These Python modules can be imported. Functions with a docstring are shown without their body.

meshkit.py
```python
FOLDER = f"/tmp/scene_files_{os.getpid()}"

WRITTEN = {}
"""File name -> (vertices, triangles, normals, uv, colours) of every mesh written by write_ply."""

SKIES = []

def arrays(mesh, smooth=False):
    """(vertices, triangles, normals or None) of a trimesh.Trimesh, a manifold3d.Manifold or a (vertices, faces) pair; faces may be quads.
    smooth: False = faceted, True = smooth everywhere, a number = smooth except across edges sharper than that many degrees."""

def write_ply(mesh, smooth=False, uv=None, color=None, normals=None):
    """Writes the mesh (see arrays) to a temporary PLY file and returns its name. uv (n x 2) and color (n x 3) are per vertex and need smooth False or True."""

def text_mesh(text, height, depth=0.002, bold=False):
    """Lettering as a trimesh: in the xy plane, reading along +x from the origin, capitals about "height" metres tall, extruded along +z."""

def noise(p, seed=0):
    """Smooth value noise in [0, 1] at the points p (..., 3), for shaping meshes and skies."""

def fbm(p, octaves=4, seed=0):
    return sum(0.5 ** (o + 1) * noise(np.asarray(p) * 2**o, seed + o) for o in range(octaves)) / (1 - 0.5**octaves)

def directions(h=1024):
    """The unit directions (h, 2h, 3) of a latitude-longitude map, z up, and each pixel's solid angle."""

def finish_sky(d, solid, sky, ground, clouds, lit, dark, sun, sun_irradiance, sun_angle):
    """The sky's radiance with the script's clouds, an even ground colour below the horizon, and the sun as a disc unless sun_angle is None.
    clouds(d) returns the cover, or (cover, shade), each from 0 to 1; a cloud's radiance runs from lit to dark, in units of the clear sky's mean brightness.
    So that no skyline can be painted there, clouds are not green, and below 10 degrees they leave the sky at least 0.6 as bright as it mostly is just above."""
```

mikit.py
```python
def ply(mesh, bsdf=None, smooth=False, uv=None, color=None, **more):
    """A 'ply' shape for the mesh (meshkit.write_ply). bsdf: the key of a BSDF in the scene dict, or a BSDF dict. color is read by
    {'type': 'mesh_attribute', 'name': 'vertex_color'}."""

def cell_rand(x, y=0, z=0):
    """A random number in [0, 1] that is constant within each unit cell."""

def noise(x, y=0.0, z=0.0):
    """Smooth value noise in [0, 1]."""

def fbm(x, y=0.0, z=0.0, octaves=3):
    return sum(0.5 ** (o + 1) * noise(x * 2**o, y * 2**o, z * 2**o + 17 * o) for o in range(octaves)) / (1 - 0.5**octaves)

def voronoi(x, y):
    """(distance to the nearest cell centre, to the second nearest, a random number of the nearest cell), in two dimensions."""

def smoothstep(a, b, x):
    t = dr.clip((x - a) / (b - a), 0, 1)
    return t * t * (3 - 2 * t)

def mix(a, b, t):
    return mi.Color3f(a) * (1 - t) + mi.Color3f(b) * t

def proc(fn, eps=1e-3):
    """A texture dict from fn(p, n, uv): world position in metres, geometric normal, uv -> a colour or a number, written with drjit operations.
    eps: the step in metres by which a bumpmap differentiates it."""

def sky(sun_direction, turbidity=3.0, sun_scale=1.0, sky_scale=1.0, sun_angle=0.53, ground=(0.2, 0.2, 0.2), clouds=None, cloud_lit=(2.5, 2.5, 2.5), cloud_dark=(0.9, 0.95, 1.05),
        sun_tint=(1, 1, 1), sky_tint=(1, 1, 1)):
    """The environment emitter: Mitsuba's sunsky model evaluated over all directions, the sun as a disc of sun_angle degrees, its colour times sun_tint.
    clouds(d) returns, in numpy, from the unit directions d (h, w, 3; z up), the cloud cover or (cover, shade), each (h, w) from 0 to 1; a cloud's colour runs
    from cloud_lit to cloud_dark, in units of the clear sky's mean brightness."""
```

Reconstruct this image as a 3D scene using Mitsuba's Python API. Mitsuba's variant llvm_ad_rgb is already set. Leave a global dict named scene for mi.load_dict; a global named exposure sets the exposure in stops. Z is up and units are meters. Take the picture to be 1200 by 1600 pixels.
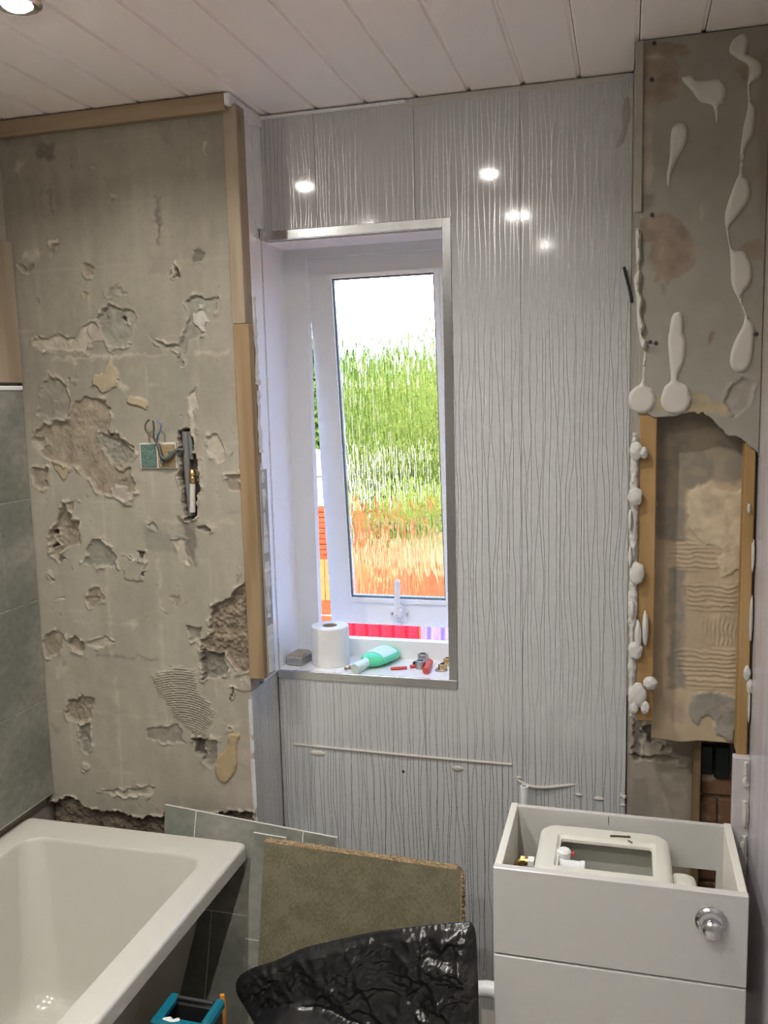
import math, random
import numpy as np
import trimesh
import mitsuba as mi
import drjit as dr
import mikit, meshkit
from mikit import ply, proc, noise, fbm, voronoi, smoothstep, mix, cell_rand
from scipy.spatial import Delaunay
import shapely
from shapely.geometry import Polygon, Point, box as sbox
from shapely.ops import unary_union

T = mi.ScalarTransform4f
rng = np.random.default_rng(7)
random.seed(7)
scene, labels = {}, {}

# ---------------------------------------------------------------- camera, sky, exposure
CAM = [0.0, -2.2, 1.68]                       # standing in the doorway end of a small bathroom
FWD, UP = [-0.265, 0.955, -0.132], [-0.0103, 0.1339, 0.9909]
scene['camera'] = {'type': 'perspective', 'fov_axis': 'x', 'fov': 2 * math.degrees(math.atan(600 / 1375.68)), 'near_clip': 0.02, 'far_clip': 400.0,
                   'to_world': T().look_at(origin=CAM, target=[CAM[i] + FWD[i] for i in range(3)], up=UP)}
exposure = 1.92
scene['sky'] = mikit.sky([0.35, -0.75, 0.8], turbidity=4.0, sun_scale=2.6, sky_scale=8.5, ground=(0.25, 0.22, 0.18), sky_tint=(.90, .97, 1.10))
LAMP = 46.0                                   # radiance of the downlights' lenses
BEAM = 0.70                                    # intensity of their beams
LAMPS = [(-1.066, -0.74), (-0.444, -0.80), (-0.455, -1.53), (-1.066, -1.53), (-1.066, -2.3), (-0.45, -2.3)]

# ---------------------------------------------------------------- main planes of the room (metres)
XL, XR, ZC = -1.55, 0.272, 2.395              # left wall, right wall, underside of the ceiling planks
YP, YR, YN = -0.175, -0.185, 0.0              # bare plaster left, plasterboard right, panelled window bay between them
NL, NRr = -0.93, 0.03                         # sides of the window bay
YREAR = -3.0
YB = -0.12                                    # the board behind the studs


# ---------------------------------------------------------------- helpers
def key_for(name, parent=None):
    base = f'{parent}__{name}' if parent else name
    if base not in scene and base not in labels:
        return base
    n = 1
    while f'{base}_{n:03d}' in scene or f'{base}_{n:03d}' in labels:
        n += 1
    return f'{base}_{n:03d}'


def obj(name, mesh, mat, parent=None, smooth=False, **kw):
    k = key_for(name, parent)
    scene[k] = ply(mesh, mat, smooth=smooth, **kw)
    return k


def thing(name, label, cat=None, group=None, kind=None):
    k = key_for(name)
    tag(k, label, cat, group, kind)
    return k


def tag(k, label=None, cat=None, group=None, kind=None):
    d = {}
    if label: d['label'] = label
    if cat: d['category'] = cat
    if group: d['group'] = group
    if kind: d['kind'] = kind
    labels[k] = d
    return k


def cbox(x0, x1, y0, y1, z0, z1, c=0.002):
    """Box with chamfered edges."""
    c = min(c, (x1 - x0) * .45, (y1 - y0) * .45, (z1 - z0) * .45)
    pts = []
    for sx, X in ((1, x0), (-1, x1)):
        for sy, Y in ((1, y0), (-1, y1)):
            for sz, Z in ((1, z0), (-1, z1)):
                pts += [(X, Y + sy * c, Z + sz * c), (X + sx * c, Y, Z + sz * c), (X + sx * c, Y + sy * c, Z)]
    return trimesh.convex.convex_hull(np.array(pts))


def box(x0, x1, y0, y1, z0, z1):
    return trimesh.creation.box(bounds=[[x0, y0, z0], [x1, y1, z1]])


def cat(*ms):
    return trimesh.util.concatenate(list(ms))


def mv(m, M):
    m = m.copy(); m.apply_transform(M); return m


def TR(x, y, z): return trimesh.transformations.translation_matrix([x, y, z])
def RO(deg, ax, pt=None): return trimesh.transformations.rotation_matrix(math.radians(deg), ax, pt)


def tube(pts, r, sides=10, n=None, cap=True):
    p = np.asarray(pts, float)
    if n:                                                   # smooth through the points
        from scipy.interpolate import CubicSpline
        t = np.r_[0, np.cumsum(np.linalg.norm(np.diff(p, axis=0), axis=1))]
        p = CubicSpline(t, p)(np.linspace(0, t[-1], n))
    rr = np.broadcast_to(r, (len(p),)) if np.ndim(r) == 0 or len(r) == len(p) else np.interp(np.linspace(0, 1, len(p)), np.linspace(0, 1, len(r)), r)
    t = np.gradient(p, axis=0); t /= np.linalg.norm(t, axis=1, keepdims=True) + 1e-12
    a = np.cross(t[0], [0, 0, 1.0] if abs(t[0][2]) < .9 else [1.0, 0, 0]); a /= np.linalg.norm(a)
    A = []
    for k in range(len(p)):
        a = a - t[k] * (a @ t[k]); a /= np.linalg.norm(a) + 1e-12; A.append(a)
    A = np.array(A); Bn = np.cross(t, A); ang = np.arange(sides) * 2 * np.pi / sides
    v = p[:, None] + rr[:, None, None] * (np.cos(ang)[None, :, None] * A[:, None] + np.sin(ang)[None, :, None] * Bn[:, None])
    v = v.reshape(-1, 3); f = []
    for i in range(len(p) - 1):
        for j in range(sides):
            q = [i * sides + j, i * sides + (j + 1) % sides, (i + 1) * sides + (j + 1) % sides, (i + 1) * sides + j]
            f += [[q[0], q[1], q[2]], [q[0], q[2], q[3]]]
    if cap:
        c0, c1 = len(v), len(v) + 1
        v = np.vstack([v, p[0], p[-1]]); L = (len(p) - 1) * sides
        for j in range(sides):
            f += [[c0, (j + 1) % sides, j], [c1, L + j, L + (j + 1) % sides]]
    return trimesh.Trimesh(v, np.array(f), process=False)


def lathe(prof, n=32):
    return trimesh.creation.revolve(np.array(prof, float), sections=n)


def loft(loops, close_start=True, close_end=True):
    n = len(loops[0]); v = np.vstack(loops); f = []
    for k in range(len(loops) - 1):
        for j in range(n):
            a, b, c, d = k * n + j, k * n + (j + 1) % n, (k + 1) * n + (j + 1) % n, (k + 1) * n + j
            f += [[a, b, c], [a, c, d]]
    if close_start:
        v = np.vstack([v, loops[0].mean(0)]); c0 = len(v) - 1
        f += [[c0, (j + 1) % n, j] for j in range(n)]
    if close_end:
        v = np.vstack([v, loops[-1].mean(0)]); c1 = len(v) - 1; o = (len(loops) - 1) * n
        f += [[c1, o + j, o + (j + 1) % n] for j in range(n)]
    m = trimesh.Trimesh(v, np.array(f), process=False)
    if m.volume < 0: m.invert()
    return m


def rrect(x0, x1, y0, y1, r, z, n=8):
    out = []
    for cx, cy, a0 in ((x1 - r, y1 - r, 0), (x0 + r, y1 - r, 90), (x0 + r, y0 + r, 180), (x1 - r, y0 + r, 270)):
        for k in range(n + 1):
            a = math.radians(a0 + 90 * k / n); out.append((cx + r * math.cos(a), cy + r * math.sin(a), z))
    return np.array(out)


def prism(poly, d, axis='y', at=0.0):
    """Polygon in (x, z) metres extruded along +y by d from y = at (axis 'y'), or in (y, z) along x, or in (x, y) along z."""
    P = poly if hasattr(poly, 'exterior') else Polygon(poly)
    m = trimesh.creation.extrude_polygon(P, d, engine='earcut'); v = m.vertices.copy()
    if axis == 'y': m.vertices = np.c_[v[:, 0], at + v[:, 2], v[:, 1]]
    elif axis == 'x': m.vertices = np.c_[at + v[:, 2], v[:, 0], v[:, 1]]
    else: m.vertices = np.c_[v[:, 0], v[:, 1], at + v[:, 2]]
    if m.volume < 0: m.invert()
    return m


def spline_poly(pts, n=8):
    p = np.array(pts, float); out = []
    for i in range(len(p)):
        p0, p1, p2, p3 = p[i - 1], p[i], p[(i + 1) % len(p)], p[(i + 2) % len(p)]
        for k in range(n):
            t = k / n
            out.append(.5 * (2 * p1 + (p2 - p0) * t + (2 * p0 - 5 * p1 + 4 * p2 - p3) * t * t + (3 * p1 - p0 - 3 * p2 + p3) * t ** 3))
    P = Polygon(out).buffer(0)
    return max(P.geoms, key=lambda g: g.area) if P.geom_type == 'MultiPolygon' else P


def dome(P, h, w, y, step=0.005, seed=0, rough=0.0):
    """A pat of adhesive, filler or skim on a wall that faces -y: outline P in (x, z), height h reached w in from the edge."""
    ring = np.array(P.exterior.segmentize(step).coords)[:-1]
    x0, z0, x1, z1 = P.bounds
    g = np.stack(np.meshgrid(np.arange(x0, x1, step), np.arange(z0, z1, step)), -1).reshape(-1, 2)
    g = g + np.random.default_rng(seed).uniform(-.2, .2, g.shape) * step
    d = shapely.distance(P.exterior, shapely.points(g)); g = g[(d > step * .45) & shapely.contains_xy(P, g[:, 0], g[:, 1])]
    p2 = np.vstack([ring, g]); tri = Delaunay(p2).simplices
    c = p2[tri].mean(1); tri = tri[shapely.contains_xy(P, c[:, 0], c[:, 1])]
    a = p2[tri]; cr = (a[:, 1, 0] - a[:, 0, 0]) * (a[:, 2, 1] - a[:, 0, 1]) - (a[:, 1, 1] - a[:, 0, 1]) * (a[:, 2, 0] - a[:, 0, 0])
    tri[cr < 0] = tri[cr < 0][:, ::-1]
    d = shapely.distance(P.exterior, shapely.points(p2)); d[:len(ring)] = 0
    t = np.clip(d / w, 0, 1); hh = h * np.sqrt(t * (2 - t))
    hh = hh + rough * t * (meshkit.fbm(np.c_[p2 * 90, 0 * p2[:, :1]], 3, seed) - .5)
    top = np.c_[p2[:, 0], y - hh, p2[:, 1]]; bot = np.c_[p2[:, 0], y + 0 * hh + .001, p2[:, 1]]
    n, m = len(p2), len(ring); e = np.arange(m); e2 = (e + 1) % m
    if not P.exterior.is_ccw: e, e2 = e2, e
    side = np.vstack([np.c_[e, e + n, e2], np.c_[e2, e + n, e2 + n]])
    return trimesh.Trimesh(np.vstack([top, bot]), np.vstack([tri, tri[:, ::-1] + n, side]), process=False)


def inside_distance(poly, q):
    """Signed distance of the points q (n, 2) to the polygon, positive inside."""
    P = np.asarray(poly, float); ins = np.zeros(len(q), bool); d2 = np.full(len(q), 1e9)
    for i in range(len(P)):
        a, b = P[i - 1], P[i]; ab = b - a; ap = q - a
        t = np.clip((ap @ ab) / (ab @ ab + 1e-12), 0, 1); d2 = np.minimum(d2, ((ap - t[:, None] * ab) ** 2).sum(1))
        cond = (a[1] > q[:, 1]) != (b[1] > q[:, 1])
        with np.errstate(divide='ignore', invalid='ignore'):
            ins ^= cond & (q[:, 0] < ab[0] * (q[:, 1] - a[1]) / (ab[1] if ab[1] else 1e-12) + a[0])
    return np.where(ins, 1, -1) * np.sqrt(d2)


def sst(a, b, x):
    t = np.clip((x - a) / (b - a), 0, 1); return t * t * (3 - 2 * t)


def blob(c, r, seed=0, amp=.25, sub=2):
    m = trimesh.creation.icosphere(subdivisions=sub); v = m.vertices
    k = 1 + amp * (meshkit.fbm(v * 1.7 + seed * 3.1, 3, seed) - .5) * 2
    m.vertices = v * k[:, None] * np.asarray(r) + np.asarray(c); return m

# ---------------------------------------------------------------- materials
def diffuse(c): return {'type': 'twosided', 'b': {'type': 'diffuse', 'reflectance': c if isinstance(c, dict) else {'type': 'rgb', 'value': list(c)}}}


def prin(c, rough=.5, **k):
    d = {'type': 'principled', 'base_color': c if isinstance(c, dict) else {'type': 'rgb', 'value': list(c)}, 'roughness': rough, **k}
    return {'type': 'twosided', 'b': d}


VCOL = {'type': 'mesh_attribute', 'name': 'vertex_color'}
def line_mask(p, n, uv):
    """Thin wavering lines that run up the decorative wall panels, about 11 mm apart, now and then crossing."""
    s = (p.x + p.y) / 0.0105; z = p.z; i = dr.floor(s); m = mi.Float(0)
    for k in (-1, 0, 1):
        c = i + k
        w = (noise(c * 3.7, z * 5.0, 1.0) - .5) * 1.5 + (noise(c * 5.3, z * 14.0, 9.0) - .5) * .5
        m = dr.maximum(m, 1 - smoothstep(.035, .092, dr.abs(s - (c + .5 + w))))
    return .8 * m


PANEL = prin((.485, .495, .505), .08, specular=.5)
LINE = {'type': 'twosided', 'b': {'type': 'roughconductor', 'alpha': .10, 'specular_reflectance': {'type': 'rgb', 'value': [.58, .57, .555]}}}
scene['m_panel'] = {'type': 'blendbsdf', 'weight': proc(line_mask), 'a': PANEL, 'b': LINE}
scene['m_reveal'] = prin((.74, .735, .76), .14)
scene['m_plastic'] = prin((.74, .75, .77), .25)
scene['m_white'] = prin((.62, .61, .58), .3)
scene['m_ceiling'] = prin((.86, .80, .785), .28)
scene['m_joint'] = diffuse((.22, .20, .19))
scene['m_plaster'] = diffuse(VCOL)
scene['m_adhesive'] = prin((.47, .45, .41), .6)
scene['m_foam'] = diffuse((.52, .51, .48))
scene['m_chrome'] = {'type': 'twosided', 'b': {'type': 'roughconductor', 'alpha': .06, 'specular_reflectance': {'type': 'rgb', 'value': [.66, .67, .68]}}}
scene['m_trim'] = {'type': 'twosided', 'b': {'type': 'roughconductor', 'alpha': .07, 'specular_reflectance': {'type': 'rgb', 'value': [.60, .62, .62]}}}
scene['m_steel'] = {'type': 'twosided', 'b': {'type': 'roughconductor', 'alpha': .3, 'specular_reflectance': {'type': 'rgb', 'value': [.5, .5, .48]}}}
scene['m_brass'] = {'type': 'twosided', 'b': {'type': 'roughconductor', 'alpha': .22, 'specular_reflectance': {'type': 'rgb', 'value': [.62, .42, .18]}}}
scene['m_dark'] = prin((.02, .02, .02), .5)
scene['m_screw'] = prin((.03, .028, .03), .4)


def wood(axis, c1, c2):
    def fn(p, n, uv):
        a, b, c = (p.x, p.y, p.z) if axis == 'z' else ((p.z, p.y, p.x) if axis == 'x' else (p.x, p.z, p.y))
        g = fbm(a * 70 + noise(c * 2.0) * 3, b * 70, c * 2.5, 3)
        ring = .5 + .5 * dr.sin(60 * (a + b) + 5 * noise(a * 8, b * 8, c * 1.3) * 3)
        col = mix(c1, c2, smoothstep(.25, .8, .65 * g + .35 * ring))
        k = noise(a * 25 + 5, b * 25, c * 6)
        return mix(col, (.14, .08, .04), .55 * smoothstep(.87, .95, k))
    return diffuse(proc(fn))


scene['m_wood_pale'] = wood('z', (.34, .28, .21), (.26, .205, .145))
scene['m_wood'] = wood('z', (.30, .215, .13), (.22, .15, .085))
scene['m_wood_stud'] = wood('z', (.40, .265, .13), (.31, .195, .085))
scene['m_wood_x'] = wood('x', (.33, .25, .175), (.25, .18, .12))


def tile_col(p, n, uv):
    f = fbm(p.x * 7, p.y * 7, p.z * 7, 4); g = fbm(p.x * 60, p.y * 60, p.z * 60, 3)
    c = mix((.15, .158, .135), (.25, .245, .215), smoothstep(.3, .75, f))
    return c * (.8 + .4 * g)


scene['m_tile'] = prin(proc(tile_col), .35)
scene['m_grout'] = diffuse((.60, .59, .56))


def chip_face(p, n, uv):
    f = fbm(p.x * 25, p.y * 25, p.z * 25, 4); g = noise(p.x * 300, p.y * 300, p.z * 160)
    return mix((.132, .120, .077), (.188, .171, .117), smoothstep(.3, .7, .6 * f + .4 * g))


def chip_edge(p, n, uv):
    d1, d2, r = voronoi(p.x * 160, p.z * 300 + p.y * 260)
    return mix(mix((.56, .44, .28), (.32, .22, .12), r), (.10, .07, .04), 1 - smoothstep(.0, .25, d2 - d1))


scene['m_chip_face'] = diffuse(proc(chip_face))
scene['m_chip_edge'] = diffuse(proc(chip_edge))
scene['m_bag'] = prin((.011, .011, .012), .22, specular=.55)
scene['m_bath'] = prin((.48, .465, .42), .14, specular=.55)
scene['m_wc'] = prin((.53, .53, .51), .22)
scene['m_wc_edge'] = prin((.68, .655, .60), .35)
scene['m_tank'] = prin((.60, .60, .535), .35)
scene['m_paper'] = diffuse((.72, .71, .69))
scene['m_card'] = diffuse((.32, .275, .215))
scene['m_floor'] = diffuse(proc(lambda p, n, uv: mix((.42, .40, .36), (.50, .47, .43), fbm(p.x * 14, p.y * 14, 0, 4))))
scene['m_skim'] = diffuse(proc(lambda p, n, uv: mix((.33, .30, .25), (.42, .385, .325), fbm(p.y * 6, p.z * 6, 1.0, 4))))
scene['m_rear'] = diffuse((.30, .28, .26))
scene['m_room'] = diffuse((.72, .69, .66))
scene['m_teal'] = prin((.0, .115, .17), .35)
scene['m_black_plastic'] = prin((.018, .018, .02), .4)
scene['m_orange'] = prin((.55, .22, .03), .4)
scene['m_red_plastic'] = prin((.52, .06, .05), .4)
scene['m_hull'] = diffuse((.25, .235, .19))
scene['m_edge_panel'] = prin((.47, .45, .455), .35)

# outlines in millimetres on their wall plane, (x, z)
LEFT_FEATURES=[('s',0,'grey',[(-1104,2374),(-1065,2374),(-1066,2289),(-1095,2307),(-1111,2338)]),('s',0,'grey',[(-1032,2352),(-981,2354),(-967,2309),(-1019,2299)]),('s',0,'grey',[(-1019,2151),(-980,2155),(-974,2117),(-1017,2113)]),('s',0,'dark',[(-1123,2174),(-1113,2173),(-1118,2067),(-1126,2060)]),('s',0,'grey',[(-1046,2054),(-999,2051),(-996,2020),(-1044,2023)]),('s',0,'dark',[(-1446,2333),(-1398,2328),(-1401,2290),(-1451,2295)]),('h',3,'grey',[(-1446,2224),(-1413,2229),(-1424,2159),(-1447,2169)]),('h',3,'light',[(-1434,2096),(-1405,2098),(-1408,2067),(-1433,2056)]),('s',0,'light',[(-1514,2077),(-1467,2077),(-1467,2046),(-1515,2049)]),('h',4,'brown',[(-1531,2038),(-1487,2036),(-1489,2022),(-1523,2018)]),('h',5,'brown',[(-1432,2085),(-1409,2087),(-1418,2065),(-1434,2063)]),('h',5,'brown',[(-1338,2029),(-1315,2031),(-1308,2002),(-1324,1998),(-1337,2010)]),('h',3,'brown',[(-1344,1960),(-1329,1956),(-1332,1945),(-1347,1949)]),('h',6,'greyg',[(-1306,1896),(-1271,1928),(-1237,1915),(-1203,1902),(-1198,1880),(-1217,1836),(-1234,1817),(-1274,1810),(-1294,1845),(-1309,1863)]),('h',8,'black',[(-1236,1890),(-1224,1890),(-1225,1875),(-1235,1876)]),('h',5,'light',[(-1504,1848),(-1422,1859),(-1403,1844),(-1382,1852),(-1334,1881),(-1314,1880),(-1300,1857),(-1337,1835),(-1346,1807),(-1392,1815),(-1493,1819),(-1506,1834)]),('f',2,'lilac',[(-1325,1891),(-1305,1895),(-1299,1840),(-1337,1835),(-1343,1864)]),('h',6,'brown',[(-1393,1685),(-1355,1693),(-1309,1686),(-1285,1662),(-1288,1628),(-1302,1611),(-1264,1587),(-1227,1558),(-1229,1534),(-1256,1517),(-1283,1511),(-1261,1500),(-1244,1511),(-1229,1441),(-1263,1417),(-1302,1435),(-1335,1438),(-1354,1458),(-1378,1494),(-1410,1518),(-1458,1521),(-1498,1536),(-1529,1572),(-1519,1614),(-1462,1631),(-1421,1636)]),('h',4,'grey',[(-1488,1725),(-1468,1760),(-1439,1741),(-1420,1723),(-1409,1688),(-1420,1642),(-1461,1637),(-1508,1655)]),('h',7,'black',[(-1302,1605),(-1280,1602),(-1287,1592),(-1300,1593)]),('h',5,'greyg',[(-1329,1599),(-1265,1581),(-1234,1552),(-1256,1523),(-1296,1517),(-1326,1558)]),('h',5,'brown',[(-1535,1512),(-1487,1506),(-1503,1476),(-1484,1458),(-1519,1449),(-1539,1464)]),('f',3,'tan',[(-1468,1521),(-1430,1521),(-1418,1500),(-1441,1473),(-1459,1488)]),('f',4,'tan',[(-1281,1799),(-1259,1742),(-1268,1719),(-1301,1706),(-1339,1727),(-1331,1750),(-1305,1749)]),('f',4,'tan',[(-1234,1690),(-1205,1695),(-1183,1683),(-1179,1649),(-1207,1664),(-1235,1678)]),('f',4,'lilac',[(-1307,1458),(-1260,1464),(-1251,1447),(-1229,1438),(-1244,1406),(-1277,1417),(-1302,1435)]),('s',0,'greyg',[(-1118,1804),(-1084,1803),(-1046,1807),(-1043,1757),(-1056,1691),(-1096,1596),(-1128,1602),(-1119,1738)]),('h',5,'greyg',[(-1162,1845),(-1120,1821),(-1083,1817),(-1074,1841),(-1048,1879),(-1058,1923),(-1039,1932),(-972,1929),(-973,1897),(-993,1873),(-1017,1833),(-1045,1829),(-1068,1797),(-1076,1767),(-1086,1767),(-1083,1806),(-1133,1811)]),('h',3,'dark',[(-1038,2045),(-1002,2044),(-1000,2016),(-1034,2018)]),('s',0,'grey',[(-1040,2019),(-1006,2016),(-1008,1931),(-1051,1933)]),('s',0,'grey',[(-1143,2036),(-1075,2037),(-1072,1988),(-1152,1999)]),('h',6,'black',[(-1082,2008),(-1074,2007),(-1077,1973),(-1084,1978)]),('f',2,'white',[(-1083,2020),(-1074,2020),(-1075,2008),(-1083,2008)]),('h',4,'dark',[(-1102,1990),(-1091,2003),(-1094,1987)]),('f',4,'white',[(-1035,1894),(-1008,1893),(-991,1870),(-1011,1858),(-1010,1844),(-1027,1845),(-1025,1858),(-1038,1870)]),('f',4,'white',[(-1028,1916),(-1012,1915),(-1013,1896),(-1029,1897)]),('h',4,'light',[(-1022,1590),(-997,1595),(-974,1555),(-976,1533),(-995,1516),(-1021,1545)]),('h',4,'brown',[(-972,1488),(-929,1493),(-931,1454),(-961,1454),(-973,1465)]),('h',3,'dark',[(-957,1544),(-947,1547),(-954,1530)]),('h',3,'light',[(-1066,1691),(-1046,1713),(-1041,1680),(-1054,1567),(-1064,1607)]),('h',5,'light',[(-1528,1584),(-1493,1590),(-1488,1572),(-1523,1560)]),('h',12,'brown',[(-1453,1417),(-1434,1396),(-1429,1372),(-1409,1369),(-1412,1306),(-1456,1299),(-1472,1274),(-1452,1262),(-1477,1258),(-1509,1288),(-1505,1334),(-1471,1365)]),('h',10,'black',[(-1498,1338),(-1471,1344),(-1478,1323),(-1495,1325)]),('h',8,'black',[(-1505,1294),(-1483,1310),(-1475,1304),(-1501,1282)]),('h',5,'greyg',[(-1371,1322),(-1344,1319),(-1312,1299),(-1301,1272),(-1303,1244),(-1357,1246),(-1404,1251),(-1392,1282)]),('f',3,'base',[(-1279,1242),(-1227,1285),(-1217,1273),(-1225,1211),(-1259,1205),(-1278,1215)]),('h',8,'black',[(-1234,1285),(-1215,1286),(-1218,1265),(-1231,1269)]),('h',6,'black',[(-1223,1238),(-1217,1239),(-1221,1220),(-1227,1220)]),('h',5,'brown',[(-1541,1049),(-1493,1061),(-1480,1049),(-1499,998),(-1540,983),(-1549,1001)]),('h',9,'brown',[(-1463,1044),(-1441,1054),(-1422,1033),(-1418,996),(-1452,1007),(-1472,1024)]),('h',4,'light',[(-1415,1034),(-1351,1049),(-1318,1039),(-1340,1025),(-1402,1022)]),('h',10,'brown',[(-1486,855),(-1463,875),(-1410,874),(-1411,815),(-1448,803),(-1490,809)]),('h',5,'greyg',[(-1458,802),(-1413,799),(-1416,740),(-1427,707),(-1447,725)]),('f',3,'light',[(-1461,684),(-1432,694),(-1428,668),(-1443,660)]),('s',0,'greyg',[(-1215,1351),(-1176,1358),(-1139,1329),(-1080,1342),(-1062,1324),(-1071,1289),(-1181,1287),(-1213,1298)]),('h',3,'greyg',[(-1201,1366),(-1182,1369),(-1178,1347),(-1189,1352)]),('s',0,'dark',[(-1116,1382),(-1066,1377),(-1066,1254),(-1084,1283),(-1099,1347)]),('h',5,'dark',[(-1067,1359),(-1016,1354),(-1020,1343),(-1055,1342)]),('h',3,'light',[(-1133,1323),(-1094,1324),(-1085,1259),(-1111,1256)]),('h',3,'dark',[(-1398,1156),(-1356,1165),(-1357,1159),(-1397,1151)]),('h',3,'brown',[(-1393,1181),(-1355,1186),(-1350,1155),(-1387,1128),(-1399,1146)]),('h',2,'brown',[(-1156,1162),(-1122,1184),(-1125,1142),(-1137,1151)]),('h',10,'rubble',[(-1028,1149),(-989,1168),(-934,1214),(-913,1188),(-923,988),(-968,973),(-997,1025),(-1067,1027),(-1065,1052),(-1038,1077),(-1040,1107)]),('h',6,'grey',[(-1108,1095),(-1063,1094),(-1068,1057),(-1098,1050)]),('h',14,'dark',[(-1068,1030),(-1000,1025),(-1000,965),(-1068,951)]),('s',0,'greyg',[(-1055,1004),(-1000,1019),(-1003,965),(-1058,955)]),('h',8,'dark',[(-989,935),(-981,936),(-984,899),(-990,905)]),('h',12,'greyg',[(-1104,789),(-1074,791),(-1032,791),(-1035,729),(-1059,708),(-1075,713),(-1080,738),(-1102,754)]),('h',6,'dark',[(-1104,789),(-1077,791),(-1075,719),(-1080,738),(-1102,754)]),('s',0,'lilac',[(-967,803),(-932,806),(-942,595),(-1046,587),(-1022,668)]),('h',3,'grey',[(-1246,805),(-1145,820),(-1128,771),(-1242,768)]),('h',4,'light',[(-1413,610),(-1231,635),(-1232,615),(-1322,603)]),('r',0,'comb',[(-1216,951),(-1134,987),(-1089,978),(-1080,917),(-1031,865),(-1080,794),(-1157,837),(-1193,897)]),('h',22,'rubble',[(-1662,518),(-1601,534),(-1554,566),(-1487,583),(-1460,559),(-1418,551),(-1326,550),(-1264,547),(-1209,550),(-1187,581),(-1120,576),(-942,595),(-952,404),(-1682,309)])]
FLAKE=[(-1002,809),(-967,809),(-978,771),(-981,715),(-1009,672),(-1032,670),(-1047,697),(-1038,741),(-1010,769)]
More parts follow.
